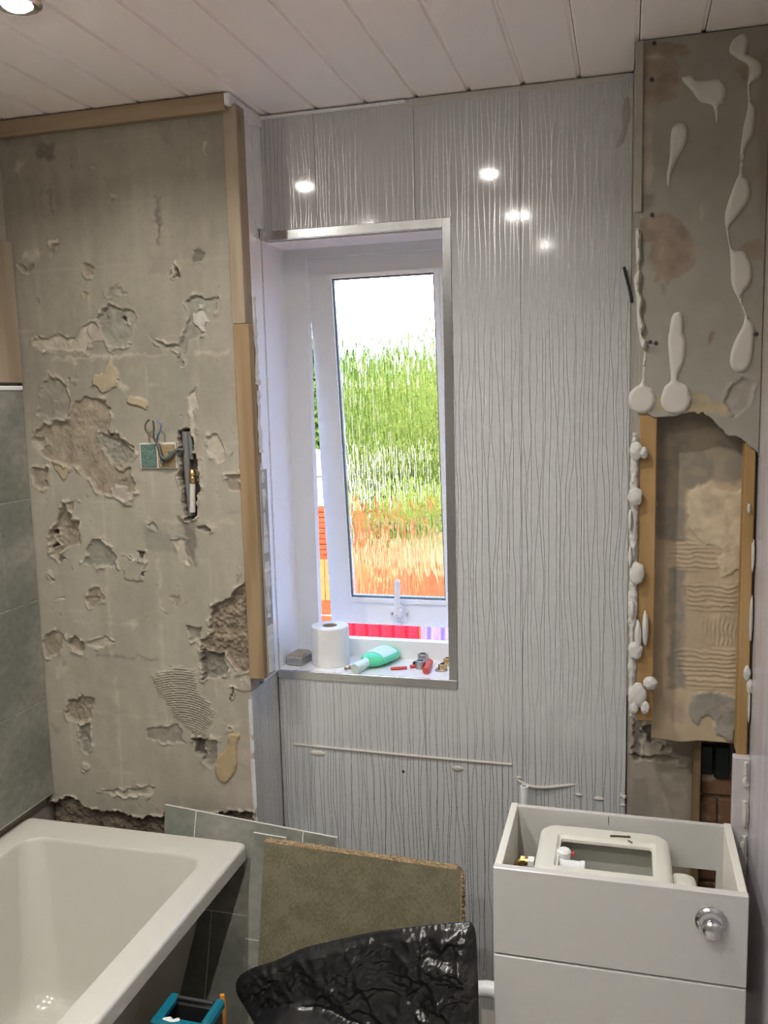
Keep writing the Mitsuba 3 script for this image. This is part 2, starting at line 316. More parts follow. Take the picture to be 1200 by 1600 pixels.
BOARD_FEATURES=[('h',1,'torn',[(24,2390),(63,2385),(110,2374),(118,2355),(87,2354),(98,2337),(93,2322),(98,2306),(94,2271),(65,2268),(47,2260),(23,2265)]),('h',1,'torn',[(18,1990),(21,2033),(53,2044),(77,2048),(106,2027),(128,1993),(137,1960),(134,1933),(108,1913),(82,1893),(76,1909),(47,1903),(54,1927),(41,1955),(48,1988)]),('h',1,'torn',[(203,2315),(215,2329),(227,2322),(230,2302),(223,2290)]),('h',1,'torn',[(219,1960),(237,1977),(264,1981),(278,1935),(245,1937)]),('s',0,'torn',[(251,2349),(271,2347),(277,2149),(262,1983),(252,2141)]),('h',1,'lilac',[(23,2252),(50,2257),(45,2186),(51,2138),(36,2097),(28,2108)]),('s',0,'darkg',[(25,2087),(47,2085),(47,2058),(29,2051)]),('h',1,'tan',[(58,1659),(129,1666),(155,1668),(177,1648),(198,1644),(220,1616),(124,1623),(59,1630)]),('h',2,'torn',[(164,1784),(171,1795),(182,1792),(177,1778),(167,1762)]),('h',3,'rough',[(198,1644),(213,1683),(239,1696),(260,1687),(251,1638),(220,1610)]),('s',0,'light',[(25,2361),(48,2363),(64,2356),(43,2355)]),('s',0,'darkg',[(68,1899),(76,1898),(74,1877),(70,1882)]),('h',1,'lilac',[(31,1857),(38,1859),(39,1806),(33,1795)]),('s',0,'light',[(142,2045),(147,2056),(146,2024),(143,2025)])]
BOARD_EDGE=[(15,2401),(269,2407),(298,1435),(269,1537),(248,1554),(243,1560),(205,1577),(194,1594),(178,1606),(156,1626),(113,1624),(97,1619),(59,1619),(24,1628)]
BLOBS=[[(192,2352),(199,2373),(218,2382),(229,2367),(224,2343),(232,2339),(255,2319),(253,2299),(236,2286),(232,2276),(236,2250),(245,2239),(243,2188),(227,2159),(224,2112),(236,2096),(237,2059),(210,2019),(199,2004),(207,1961),(232,1954),(247,1921),(244,1889),(228,1863),(242,1819),(254,1802),(252,1737),(239,1710),(218,1711),(208,1733),(216,1771),(235,1817),(221,1861),(208,1891),(203,1956),(192,2015),(194,2047),(211,2098),(217,2113),(218,2154),(223,2205),(230,2241),(228,2276),(230,2317),(207,2337)],[(101,2309),(119,2314),(129,2303),(152,2300),(173,2300),(187,2281),(184,2256),(174,2247),(172,2213),(166,2242),(159,2253),(138,2261),(122,2283)],[(82,2204),(90,2220),(108,2220),(115,2201),(111,2180),(101,2160),(86,2130),(79,2096),(75,2120),(80,2157)],[(89,1826),(96,1837),(109,1836),(114,1814),(113,1797),(119,1775),(117,1736),(104,1697),(126,1680),(129,1652),(119,1626),(83,1627),(72,1653),(77,1681),(90,1695),(87,1732),(83,1776),(86,1804)],[(34,1756),(38,1753),(37,1728),(35,1705),(39,1685),(53,1676),(57,1653),(50,1633),(37,1625),(17,1628),(4,1643),(5,1669),(17,1683),(28,1691),(31,1722)]]
CHAIN=[(14,2016),(25,2005),(24,1983),(26,1956),(21,1934),(27,1920),(23,1890),(31,1867),(26,1840),(35,1812),(29,1795),(40,1778),(38,1764),(29,1767),(24,1790),(19,1823),(17,1868),(11,1913),(18,1929),(15,1956)]
SCREWS=[(42,2314),(46,2043),(46,1778),(58,1775),(258,1786),(46,2396)]
FOAM=[((20,1544),15,19),((36,1540),9,13),((19,1444),16,21),((25,1273),17,25),((23,1094),16,21),((29,1128),8,36),((44,1147),7,42),((57,1020),16,15),((30,990),20,30),((46,963),10,15),((23,962),9,15),((15,1188),6,21),((10,1308),5,24),((9,1391),4,24),((255,1417),4,12),((266,1315),4,36),((266,1175),4,54),((261,1051),8,18),((268,1021),8,18),((267,973),3,36)]
INNER_EDGE=[(18,1627),(281,1628),(298,1033),(269,862),(223,863),(171,863),(131,856),(101,858),(63,861),(62,903),(26,901)]
INNER_FEATURES=[('s',0,'grey',[(62,1632),(281,1628),(279,1495),(231,1466),(209,1466),(187,1471),(148,1460),(128,1453),(131,1333),(88,1332),(66,1344)]),('h',-3,'skim',[(134,1454),(148,1462),(187,1469),(209,1454),(223,1448),(253,1460),(263,1276),(214,1250),(202,1298),(213,1311),(179,1322),(133,1369)]),('r',2,'hor',[(88,1350),(133,1345),(207,1316),(214,1268),(141,1260),(89,1271)]),('r',2,'hor',[(124,1241),(248,1245),(239,1166),(137,1174)]),('r',2,'ver',[(165,1163),(250,1166),(246,1092),(173,1088)]),('r',3,'hor',[(103,1085),(252,1093),(249,987),(140,986)]),('h',-4,'rough',[(146,973),(198,990),(249,968),(254,905),(240,866),(206,876),(199,914),(182,928),(165,892),(147,929)]),('s',0,'pink',[(100,945),(135,954),(136,902),(112,901)]),('s',0,'grey',[(97,1271),(132,1272),(134,985),(99,983)])]

# ---------------------------------------------------------------- uneven wall surfaces: layers chipped away, filled and stained, cut into the mesh itself
PAL = dict(base=(.318, .290, .238), grey=(.245, .222, .185), greyg=(.235, .224, .188), dark=(.15, .135, .112), black=(.06, .05, .04), brown=(.262, .223, .172),
           light=(.385, .348, .285), lilac=(.345, .30, .258), tan=(.34, .285, .195), white=(.38, .365, .325), rubble=(.205, .168, .128), board=(.285, .275, .235), torn=(.255, .205, .165),
           rough=(.30, .278, .24), darkg=(.17, .162, .137), inner=(.47, .38, .265), skim=(.55, .46, .33), pink=(.39, .30, .235), concrete=(.32, .285, .235))


def relief(P, y, step, feats, base, thick=0.03, seed=0, ragged=1.0, base_fn=None):
    """A slab facing -y with outline P in (x, z): each feature is (kind, depth in mm, colour, outline in mm); h = broken away, f = raised flake, s = stain, r = combed ridges."""
    ring = np.array(P.exterior.segmentize(step * 1.5).coords)[:-1]
    x0, z0, x1, z1 = P.bounds
    g = np.stack(np.meshgrid(np.arange(x0, x1, step), np.arange(z0, z1, step)), -1).reshape(-1, 2)
    full = abs(P.area - (x1 - x0) * (z1 - z0)) < 1e-6
    if full: g = g[(g[:, 0] > x0 + step * .5) & (g[:, 0] < x1 - step * .5) & (g[:, 1] > z0 + step * .5) & (g[:, 1] < z1 - step * .5)]
    else:
        g = g[shapely.contains_xy(P, g[:, 0], g[:, 1])]; g = g[shapely.distance(P.exterior, shapely.points(g)) > step * .45]
    g = g + np.random.default_rng(seed).uniform(-.12, .12, g.shape) * step
    q = np.vstack([ring, g]); tri = Delaunay(q).simplices
    if not full: tri = tri[shapely.contains_xy(P, *q[tri].mean(1).T)]
    a = q[tri]; cr = (a[:, 1, 0] - a[:, 0, 0]) * (a[:, 2, 1] - a[:, 0, 1]) - (a[:, 1, 1] - a[:, 0, 1]) * (a[:, 2, 0] - a[:, 0, 0])
    tri[cr < 0] = tri[cr < 0][:, ::-1]
    q3 = np.c_[q, 0 * q[:, 0]]
    fine, mid, big = meshkit.fbm(q3 * 150, 3, seed), meshkit.fbm(q3 * 45, 4, seed + 5), meshkit.fbm(q3 * 6, 4, seed + 9)
    wx = (meshkit.fbm(q3 * 55, 3, seed + 20) - .5) * .022 * ragged; wz = (meshkit.fbm(q3 * 55, 3, seed + 30) - .5) * .022 * ragged
    warped = q + np.c_[wx, wz]
    h = .0012 * (mid - .5) + .003 * (big - .5)
    col = np.tile(np.array(PAL[base]), (len(q), 1)) * (.80 + .28 * big + .14 * mid)[:, None]
    if base_fn: base_fn(q, h, col, fine, mid, big)
    for kind, depth, c, pts in feats:
        pl = np.array(pts) / 1000.0; lo, hi = pl.min(0) - .03, pl.max(0) + .03
        s = np.where(((q > lo) & (q < hi)).all(1))[0]
        if not len(s): continue
        d = inside_distance(pl, warped[s]); D = depth / 1000.0
        t = sst(-.0005, .0035, d); tc = sst(-.001, .003, d)[:, None]
        C = np.array(PAL.get(c, PAL[base]))
        if kind == 'h':
            lip = np.exp(-((d + .002) / .004) ** 2) * sst(.45, .62, mid[s]) * min(abs(D), .006) * .8 * (D > .002)
            rough_ = (.6 * (mid[s] - .5) + .5 * (fine[s] - .5)) * min(abs(D) * 1.1, .012) * sst(0, .012, d)
            if c == 'rubble': rough_ = rough_ * 1.8 + (big[s] - .5) * .02 * t
            h[s] += -D * t * (.75 + .5 * big[s]) + rough_ + lip
            k = (.72 + .56 * mid[s]) if c != 'rubble' else (.5 + 1.0 * mid[s])
            col[s] = col[s] * (1 - tc) + C * k[:, None] * tc
            edge = (np.exp(-((d + .003) / .003) ** 2) * sst(.4, .6, mid[s]) * .6)[:, None] * (D > .003)
            col[s] = col[s] * (1 - edge) + np.array(PAL['light']) * edge
        elif kind == 'f':
            ax = np.array([.7, .7]) if depth % 2 else np.array([-.6, .8])
            tilt = (q[s] - pl.mean(0)) @ ax; tilt = tilt / (np.abs(tilt).max() + 1e-9)
            h[s] += (D * (1.0 + .8 * tilt) + .0008) * sst(-.0002, .0018, d)
            col[s] = col[s] * (1 - tc) + C * (.86 + .28 * mid[s])[:, None] * tc
        elif kind == 's':
            tc = sst(-.006, .006, d)[:, None] * (.55 + .4 * sst(.3, .6, mid[s]))[:, None]
            col[s] = col[s] * (1 - tc) + C * (.85 + .3 * mid[s])[:, None] * tc
        elif kind == 'r':
            if c == 'comb':
                ph = np.hypot(q[s, 0] + 1.13, q[s, 1] - .72) / .0065
            else:
                ph = q[s, 1 if c == 'hor' else 0] / (.011 if c == 'hor' else .009) + 1.2 * mid[s]
            w = sst(-.004, .01, d) * sst(.25, .5, big[s] * .5 + mid[s] * .5 + .08)
            h[s] += (.004 if c == 'comb' else .0028) * w * np.abs(np.sin(np.pi * ph)) ** 1.5
            col[s] *= (1 - .10 * w * (1 - np.abs(np.sin(np.pi * ph))))[:, None]
    n, m = len(q), len(ring)
    top = np.c_[q[:, 0], y - h, q[:, 1]]; bot = np.c_[ring[:, 0], np.full(m, y + thick), ring[:, 1]]
    e = np.arange(m); e2 = (e + 1) % m
    if not P.exterior.is_ccw: e, e2 = e2, e
    side = np.vstack([np.c_[e, e + n, e2], np.c_[e2, e + n, e2 + n]])
    bt = np.asarray(trimesh.creation.triangulate_polygon(Polygon(ring), engine='earcut')[1]) % m
    v = np.vstack([top, bot]); colr = np.vstack([col, col[:m] * .9])
    return trimesh.Trimesh(v, np.vstack([tri, side, bt[:, ::-1] + n]), process=False), np.clip(colr, .005, .9)


# ---------------------------------------------------------------- room shell
tag('floor', 'dark bare bathroom floor', kind='structure'); scene['floor'] = ply(box(XL - .1, XR + .1, YREAR, .25, -.08, 0), 'm_floor')
tag('ceiling', 'white plastic plank ceiling with narrow grooves', kind='structure')
obj('backing_board', box(XL - .1, XR + .1, YREAR - .1, .3, ZC + .012, ZC + .06), 'm_joint', 'ceiling')
PW = 0.1289
for i in range(-13, 3):
    x0 = 0.017 + i * PW
    xa, xb = max(x0 + .001, XL - .05), min(x0 + PW - .001, XR + .05)
    if xb - xa < .02: continue
    yb = YP + .02 if xb < NL - .005 else (0.012 if xa < NRr - .02 else YR + .02)
    sag = rng.uniform(-.0006, .0006)
    prof = [(xa, ZC + sag + .002), (xa + .0025, ZC + sag), (xb - .009, ZC + sag), (xb - .0055, ZC + sag + .006), (xb, ZC + sag + .006), (xb, ZC + .011), (xa, ZC + .011)]
    yb -= abs(rng.normal(0, .003)) if xb < NL - .005 else 0
    obj('plank', prism(prof, yb - YREAR, 'y', YREAR), 'm_ceiling', 'ceiling')

tag('wall_rear', 'plain painted wall at the door end of the room', kind='structure'); scene['wall_rear'] = ply(box(XL - .1, XR + .1, YREAR - .1, YREAR, 0, ZC + .05), 'm_rear')
tag('wall_left', 'side wall with grey green tiles above the bath and bare filler higher up', kind='structure')
obj('plaster', box(XL - .12, XL - .013, YREAR, .25, .586, ZC + .05), 'm_skim', 'wall_left')
k = obj('blockwork', box(XL - .12, XL - .03, YREAR, .25, 0, .586), 'm_concrete_soft', 'wall_left'); labels[k] = {'label': 'bare blockwork below the tiles'}

# tiles on the left wall: running bond, white grout, every tile a piece of its own
ROWS = [(.592, .867), (.867, 1.147), (1.147, 1.427), (1.427, 1.715)]
obj('grout', box(XL - .013, XL - .003, -2.2, YP - .002, .588, 1.716), 'm_grout', 'wall_left')
for r, (za, zb) in enumerate(ROWS):
    joint = -.305 if r % 2 == 0 else -.585
    ys = [YP - .001, joint] + [joint - .56 * k for k in range(1, 4)]
    if ys[1] > -.4: pass
    for k in range(len(ys) - 1):
        obj('tile', cbox(XL - .012, XL, ys[k + 1] + .0015, ys[k] - .0015, za + .0015, zb - .0015, .001), 'm_tile', 'wall_left')
obj('tile_edge_trim', cbox(XL - .012, XL + .003, -2.2, YP - .001, 1.716, 1.728, .002), 'm_plastic', 'wall_left')
k = obj('timber_board', cbox(XL - .012, XL + .008, -.52, YP - .006, 1.735, 2.095, .002), 'm_wood_pale', 'wall_left')
labels[k] = {'label': 'pale bare timber board fixed above the tiles'}

tag('wall_right', 'side wall of smooth pale lilac panelling beside the cistern unit', kind='structure')


def right_col(p, n, uv):
    f = fbm(p.y * 5, p.z * 5, 0, 4); g = fbm(p.y * 30, p.z * 3, 3.0, 3)
    up = smoothstep(1.45, 1.75, p.z + .12 * (f - .5))
    return mix(mix((.38, .365, .40), (.345, .33, .36), smoothstep(.45, .75, g)), mix((.34, .29, .245), (.25, .215, .185), f), up)


scene['m_right'] = prin(proc(right_col), .22)
obj('panel', box(XR, XR + .12, YREAR, .25, 0, ZC + .05), 'm_right', 'wall_right')

# window wall, three planes: bare plaster left of the bay, the panelled bay, plasterboard right of it
tag('wall_back', 'window wall, stripped to bare plaster left and right of a white panelled bay', kind='structure')
WX0, WX1, WZ0, WZ1 = -.925, -.443, .930, 2.085           # opening for the window
hole = sbox(WX0, WZ0, WX1, WZ1)
outer = sbox(-2.4, -2.7, 1.2, 2.75).difference(sbox(-.945, .90, -.36, 2.10))
obj('masonry', prism(outer, .10, 'y', .125), 'm_room', 'wall_back')
obj('masonry', prism(sbox(NL - .03, 0, XR + .1, ZC + .02).difference(sbox(NL - .002, WZ0 - .012, WX1 + .004, WZ1 + .006)), .105, 'y', .02), 'm_room', 'wall_back')
obj('masonry', box(XL - .1, NL - .012, YP + .06, .125, 0, ZC + .02), 'm_room', 'wall_back')
SEAMS = [NL + .003, -.768, -.510, -.252, .006]
for a, b in zip(SEAMS[:-1], SEAMS[1:]):
    P = sbox(a + .0005, 0.0, b - .0005, ZC - .004).difference(hole)
    for g in getattr(P, 'geoms', [P]):
        if g.area < 1e-4: continue
        pm = prism(g, .009, 'y', YN)
        if a > -.26: pm = mv(pm, RO(-.7, [0, 0, 1], [a, YN, 0]))          # the last panel sits a touch askew
        obj('panel', pm, 'm_panel', 'wall_back')
obj('panel', prism([(NL - .012, 0), (NL, 0), (NL, .925), (NL - .012, .925)], abs(YP) - .002, 'y', YP), 'm_panel', 'wall_back')
k = obj('reveal_panel', cbox(NL - .008, NL + .004, -.10, .165, WZ0 - .002, WZ1 + .004, .001), 'm_reveal', 'wall_back'); labels[k] = {'label': 'glossy lilac white lining on the left side of the window opening'}
obj('reveal_panel', cbox(NL, WX1 + .004, .001, .165, WZ1, WZ1 + .008, .001), 'm_reveal', 'wall_back')
obj('reveal_panel', cbox(WX1, WX1 + .008, .001, .165, WZ0 - .002, WZ1 + .006, .001), 'm_reveal', 'wall_back')
obj('return_lining', box(NL - .012, NL + .001, YP + .03, .0, WZ1 - .01, ZC), 'm_reveal', 'wall_back')


def left_base(q, h, col, fine, mid, big):
    gx = np.abs((q[:, 0] + 1.03 + .075) % .15 - .075); gz = np.abs((q[:, 1] - .82 + .075) % .15 - .075)
    w = .45 * (1 - .75 * sst(1.7, 2.0, q[:, 1])) * np.maximum(np.exp(-(gx / .004) ** 2), np.exp(-(gz / .004) ** 2)) * sst(.45, .65, big)
    st = meshkit.fbm(np.c_[q[:, 0] * 40, q[:, 1] * 5, 0 * q[:, 0]], 3, 77)
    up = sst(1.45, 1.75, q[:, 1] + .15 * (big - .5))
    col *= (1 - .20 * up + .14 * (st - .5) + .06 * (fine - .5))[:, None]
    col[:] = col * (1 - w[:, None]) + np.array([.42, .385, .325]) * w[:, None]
    pits = sst(.72, .80, fine) * sst(.52, .7, mid)
    h -= .0015 * pits; col *= (1 - .2 * pits)[:, None]


SLOT = Polygon([(-1.098, 1.606), (-1.066, 1.604), (-1.060, 1.55), (-1.047, 1.53), (-1.048, 1.47), (-1.058, 1.38), (-1.092, 1.366), (-1.100, 1.45)])
wr = np.random.default_rng(12)
for i in range(46):                                                  # smaller scars, chips and smears all over
    cx, cz = wr.uniform(-1.53, -.95), wr.uniform(.62, 2.30) if i % 3 else wr.uniform(.6, 1.9); rr0 = wr.uniform(.006, .022); n_ = wr.integers(5, 8)
    an = np.sort(wr.uniform(0, 2 * math.pi, n_)); rr1 = rr0 * wr.uniform(.5, 1.5, n_)
    kind, dep, cc = [('h', 2, 'light'), ('h', 3, 'grey'), ('s', 0, 'light'), ('s', 0, 'grey'), ('f', 2, 'base'), ('h', 4, 'brown')][i % 6]
    LEFT_FEATURES.insert(0, (kind, dep, cc, [(int(1000 * (cx + r_ * math.cos(t_) * wr.uniform(.6, 1.6))), int(1000 * (cz + r_ * math.sin(t_)))) for r_, t_ in zip(rr1, an)]))
for x_, z0_, z1_ in ((-1.335, 1.0, 1.25), (-1.18, .72, 1.32), (-1.185, .95, 1.10), (-1.33, .70, .95)):
    LEFT_FEATURES.insert(0, ('s', 0, 'light', [(int(1000 * x_) - 4, int(1000 * z0_)), (int(1000 * x_) + 4, int(1000 * z0_)), (int(1000 * x_) + 5, int(1000 * z1_)), (int(1000 * x_) - 3, int(1000 * z1_))]))
for z_, x0_, x1_ in ((.835, -1.53, -1.2), (1.795, -1.45, -.95), (1.09, -1.44, -1.25), (1.0, -1.38, -1.2), (1.37, -1.2, -.95)):
    LEFT_FEATURES.insert(0, ('s', 0, 'light' if z_ != 1.0 else 'dark', [(int(1000 * x0_), int(1000 * z_) - 3), (int(1000 * x1_), int(1000 * z_) - 2), (int(1000 * x1_), int(1000 * z_) + 3), (int(1000 * x0_), int(1000 * z_) + 2)]))
LEFT_FEATURES.append(('h', 24, 'dark', [(int(a * 1000), int(b * 1000)) for a, b in SLOT.exterior.coords[:-1]]))
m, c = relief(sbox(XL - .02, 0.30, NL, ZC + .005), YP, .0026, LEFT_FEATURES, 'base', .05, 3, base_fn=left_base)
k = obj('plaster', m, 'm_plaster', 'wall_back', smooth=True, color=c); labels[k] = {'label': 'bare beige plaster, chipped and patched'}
obj('plaster', box(XL - .02, NL, YP, YP + .05, 0, .30), 'm_room', 'wall_back')
scene['m_flake'] = diffuse((.34, .27, .165))
k = obj('plaster_flake', dome(spline_poly(np.array(FLAKE) / 1000, 4), .006, .005, YP + .001, .005, 3, .004), 'm_flake', 'wall_back', smooth=40)
labels[k] = {'label': 'loose tan flake of plaster low beside the panelling'}

# battens that carry the missing panels
k = obj('batten', cbox(-.934, -.899, YP - .004, YP + .045, 1.86, 2.372, .002), 'm_wood_pale', 'wall_back'); labels[k] = {'label': 'greyish upper batten at the edge of the bay'}
obj('batten', cbox(-.932, -.890, YP - .006, YP + .04, .963, 1.86, .002), 'm_wood', 'wall_back')
k = obj('batten', cbox(XL, NL + .01, YP - .022, YP + .004, ZC - .042, ZC - .003, .002), 'm_wood_x', 'wall_back'); labels[k] = {'label': 'rough timber batten under the ceiling planks'}
obj('batten', cbox(NL - .01, NL + .022, YP - .02, .0, ZC - .03, ZC - .003, .002), 'm_reveal', 'wall_back')
obj('edge_trim', cbox(NL + .001, NL + .016, -.02, .001, WZ1 + .03, ZC - .03, .001), 'm_plastic', 'wall_back')
# torn white foam and board slivers down the edge of the batten
def ragged_strip(x, z0, z1, y, w, d, seed, step=.012):
    r = np.random.default_rng(seed); z = np.arange(z0, z1, step) + r.uniform(-.3, .3, len(np.arange(z0, z1, step))) * step; L = []; ww0 = 1.0
    for i, zz in enumerate(z):
        ww0 = np.clip(ww0 + r.normal(0, .3), .25, 1.2); ww, dd = w * ww0, d * np.clip(.3 + .7 * ww0 + r.normal(0, .12), .2, 1.2); xx = x + r.uniform(-.002, .002)
        L.append(np.array([(xx - ww / 2, y + dd, zz), (xx - ww / 2, y - dd * .3, zz), (xx, y - dd, zz + r.uniform(-.003, .003)), (xx + ww / 2, y - dd * .4, zz), (xx + ww / 2, y + dd, zz)]))
    return loft(L)
for z0, z1, s in ((.975, 1.10, 1), (1.12, 1.27, 2), (1.29, 1.52, 3), (1.54, 1.70, 4), (1.71, 1.93, 5)):
    obj('foam_sliver', ragged_strip(-.889, z0, z1, YP + .03, .012, .014, s), 'm_foam', 'wall_back')
obj('board_edge', cbox(-.890, -.8865, YP + .012, YP + .06, .965, 1.50, .001), 'm_concrete_soft', 'wall_back')

# right of the bay: plasterboard over studs, broken open below
side = trimesh.creation.extrude_polygon(Polygon([(.006, .002), (.024, YR + .004), (.040, YR + .004), (.040, .002)]), ZC - .93, engine='earcut'); side.apply_translation([0, 0, .925])
k = obj('board_return', side, 'm_concrete_soft', 'wall_back')
scene['m_concrete_soft'] = diffuse(proc(lambda p, n, uv: mix((.27, .25, .215), (.40, .375, .33), fbm(p.x * 60, p.y * 60, p.z * 18, 4))))
k = obj('board_return', cbox(.009, .026, YR - .006, YR + .012, 2.05, 2.392, .002), 'm_concrete_soft', 'wall_back')
P = Polygon(np.array(BOARD_EDGE) / 1000).intersection(sbox(.020, 1.3, XR, ZC - .001))
P = Polygon(P.exterior.segmentize(.01).coords)
jit = np.array(P.exterior.coords); low = jit[:, 1] < 1.66
jit[low, 1] += (meshkit.fbm(np.c_[jit[low] * 60, np.zeros(low.sum())], 3, 4) - .5) * .02
m, c = relief(Polygon(jit).buffer(0), YR, .0035, BOARD_FEATURES, 'board', .012, 11, ragged=.5)
k = obj('plasterboard', m, 'm_plaster', 'wall_back', smooth=True, color=c); labels[k] = {'label': 'grey green plasterboard with torn brown paper patches'}
PATS = {3: (.1009, 1.6534, .031), 4: (.0308, 1.6539, .0285)}            # the two round pats at the foot of their runs
for i, b in enumerate(BLOBS):
    sh = spline_poly(np.array(b) / 1000, 5)
    if i in PATS: sh = unary_union([sh, Point(*PATS[i][:2]).buffer(PATS[i][2])]).buffer(.003).buffer(-.003)
    k = obj('adhesive_pat', dome(sh, .0048, .007, YR - .001, .004, i, .001), 'm_adhesive', 'wall_back', smooth=50)
obj('adhesive_pat', dome(spline_poly(np.array(CHAIN) / 1000, 5), .012, .010, YR - .004, .004, 9, .004), 'm_adhesive', 'wall_back', smooth=50)
for x, z in SCREWS:
    s = lathe([(0, 0), (.0042, 0), (.0042, .0015), (.0015, .0022), (0, .001)], 12); s = mv(s, RO(90, [1, 0, 0])); s.apply_translation([x / 1000, YR - .001, min(z / 1000, 2.385)])
    obj('screw', s, 'm_screw', 'wall_back')
for i, ((x, z), rx, rz) in enumerate(FOAM):
    x, z, rx, rz = x / 1000, z / 1000, rx / 1000, rz / 1000
    obj('adhesive_lump', blob((x, YR - .012 if x < .1 else YR + .004, z), (rx * .95, .008 if i != 7 else .014, rz), i, .24, 3), 'm_foam', 'wall_back', smooth=True)
ez = np.arange(.935, 1.59, .008); er = np.random.default_rng(33); ew = np.clip(.0045 + .006 * (meshkit.fbm(np.c_[ez * 18, 0 * ez, 0 * ez], 3, 2) - .4) * 2 + er.normal(0, .0012, len(ez)), .002, .02)
eP = Polygon(np.r_[np.c_[.017 + ew, ez], np.c_[.015 - ew * .9, ez][::-1]]).buffer(0)
eP = max(eP.geoms, key=lambda g: g.area) if eP.geom_type == 'MultiPolygon' else eP
obj('adhesive_smear', dome(eP, .006, .005, YR - .004, .004, 6, .009), 'm_foam', 'wall_back', smooth=50)
k = obj('stud', cbox(.027, .0635, YR + .002, YR + .052, .925, 1.63, .002), 'm_wood_stud', 'wall_back')
obj('stud', cbox(.244, .266, YR + .004, YR + .052, .86, 1.56, .002), 'm_wood_stud', 'wall_back')
m, c = relief(Polygon(np.array(INNER_EDGE) / 1000).buffer(0).intersection(sbox(.028, .5, XR, 1.75)), YB, .003, INNER_FEATURES, 'inner', .010, 21, ragged=.8)
k = obj('inner_board', m, 'm_plaster', 'wall_back', smooth=True, color=c); labels[k] = {'label': 'sand coloured inner board with combed adhesive ridges'}
CONC = [('h', 6, 'dark', [(40, 845), (120, 850), (110, 820), (60, 800)]), ('h', 5, 'grey', [(90, 800), (130, 795), (128, 780), (95, 785)]), ('h', 6, 'brown', [(20, 770), (110, 765), (150, 755), (100, 750), (25, 758)]),
        ('s', 0, 'grey', [(20, 700), (60, 700), (80, 560), (20, 560)]), ('h', 4, 'dark', [(20, 860), (45, 860), (40, 760), (25, 740)]), ('s', 0, 'light', [(90, 720), (150, 740), (160, 560), (110, 560)])]
m, c = relief(sbox(.008, .30, .172, .95), .004, .004, CONC, 'concrete', .02, 31)
k = obj('concrete_block', m, 'm_plaster', 'wall_back', smooth=True, color=c); labels[k] = {'label': 'rough old concrete block low behind the cistern unit'}
obj('stud', cbox(.164, .181, -.05, .004, .30, .93, .002), 'm_wood', 'wall_back')


def brick_col(p, n, uv):
    f = fbm(p.x * 50, p.y * 50, p.z * 50, 4); g = smoothstep(.58, .68, fbm(p.x * 22 + 3, p.z * 22, 5.0, 3))
    return mix(mix((.22, .115, .065), (.32, .19, .115), f), (.42, .36, .29), .8 * g)


scene['m_brick'] = diffuse(proc(brick_col))
obj('mortar', box(.181, XR, .012, .02, .30, .95), 'm_concrete_soft', 'wall_back')
zz = .30
for r in range(8):
    za, zb = zz + .004, zz + .071; zz += .075
    xs = [.182, XR - .002] if r % 2 else [.182, .226, XR - .002]
    for a, b in zip(xs[:-1], xs[1:]):
        if zb > .75 and r == 6: continue
        obj('brick', cbox(a + .002, b - .002, -.002, .014, za, zb, .004), 'm_brick', 'wall_back')
k = obj('socket_box', cat(cbox(.183, .212, -.012, .010, .735, .808, .003), cbox(.214, .250, -.016, .010, .728, .812, .004)), 'm_socket', 'wall_back'); labels[k] = {'label': 'dark green black box in the hole above the bricks'}
scene['m_socket'] = prin((.012, .020, .018), .4)
obj('edge_panel', cbox(.236, XR, -.20, YR + .01, .30, .862, .002), 'm_edge_panel', 'wall_back')
for i, (za, zb) in enumerate(((.80, .86), (.70, .77), (.60, .69))):
    obj('adhesive_bead', ragged_strip(.262, za, zb, -.203, .012, .006, 40 + i, .009), 'm_foam', 'wall_back')
k = obj('edge_strip', tube([(-.010, -.012, 1.960), (-.003, -.03, 1.93), (.004, -.045, 1.90), (.008, -.05, 1.875)], .004, 6, 14), 'm_black_plastic', 'wall_back'); labels[k] = {'label': 'bent dark strip sticking out at the edge of the panelling'}
smear = spline_poly([(-.010, 2.350), (.002, 2.335), (.004, 2.29), (-.004, 2.262), (-.014, 2.236), (-.030, 2.228), (-.034, 2.245), (-.022, 2.27), (-.024, 2.31)], 6)
scene['m_smear'] = prin((.36, .355, .33), .4)
obj('adhesive_smear', dome(smear, .003, .008, YN - .0005, .004, 5, .002), 'm_smear', 'wall_back', smooth=50)
# torn paper edge along the top of the bay, sealant beads of a removed box
torn = [(-.52, 2.393)] + [(x, 2.393) for x in np.linspace(-.45, -.003, 12)] + [(x, 2.377 + .006 * math.sin(40 * x) * (x < -.2) - .0) for x in np.linspace(-.003, -.52, 40)]
obj('torn_edge', dome(Polygon(torn).buffer(0), .003, .003, YN - .0005, .004, 8, .003), 'm_foam', 'wall_back', smooth=40)
obj('torn_edge', cbox(NL + .02, -.53, -.006, .0, ZC - .012, ZC - .004, .001), 'm_plastic', 'wall_back')
obj('sealant_bead', tube([(-.888, -.001, .718), (-.7, -.003, .716), (-.45, -.003, .714), (-.281, -.001, .713)], .0035, 8, 40), 'm_adhesive', 'wall_back')
obj('sealant_bead', tube([(-.267, -.002, .676), (-.15, -.003, .668), (.0, -.003, .656), (.004, -.006, .650)], .004, 8, 40), 'm_foam', 'wall_back')
for x, z, rx in ((-.82, .697, .024), (-.425, .688, .016)):
    obj('adhesive_smear', dome(Polygon([(x + rx * math.cos(t), z + .008 * math.sin(t)) for t in np.linspace(0, 2 * math.pi, 24)[:-1]]), .003, .005, YN - .0005, .003, 3, .002), 'm_smear' if rx < .02 else 'm_adhesive', 'wall_back', smooth=50)
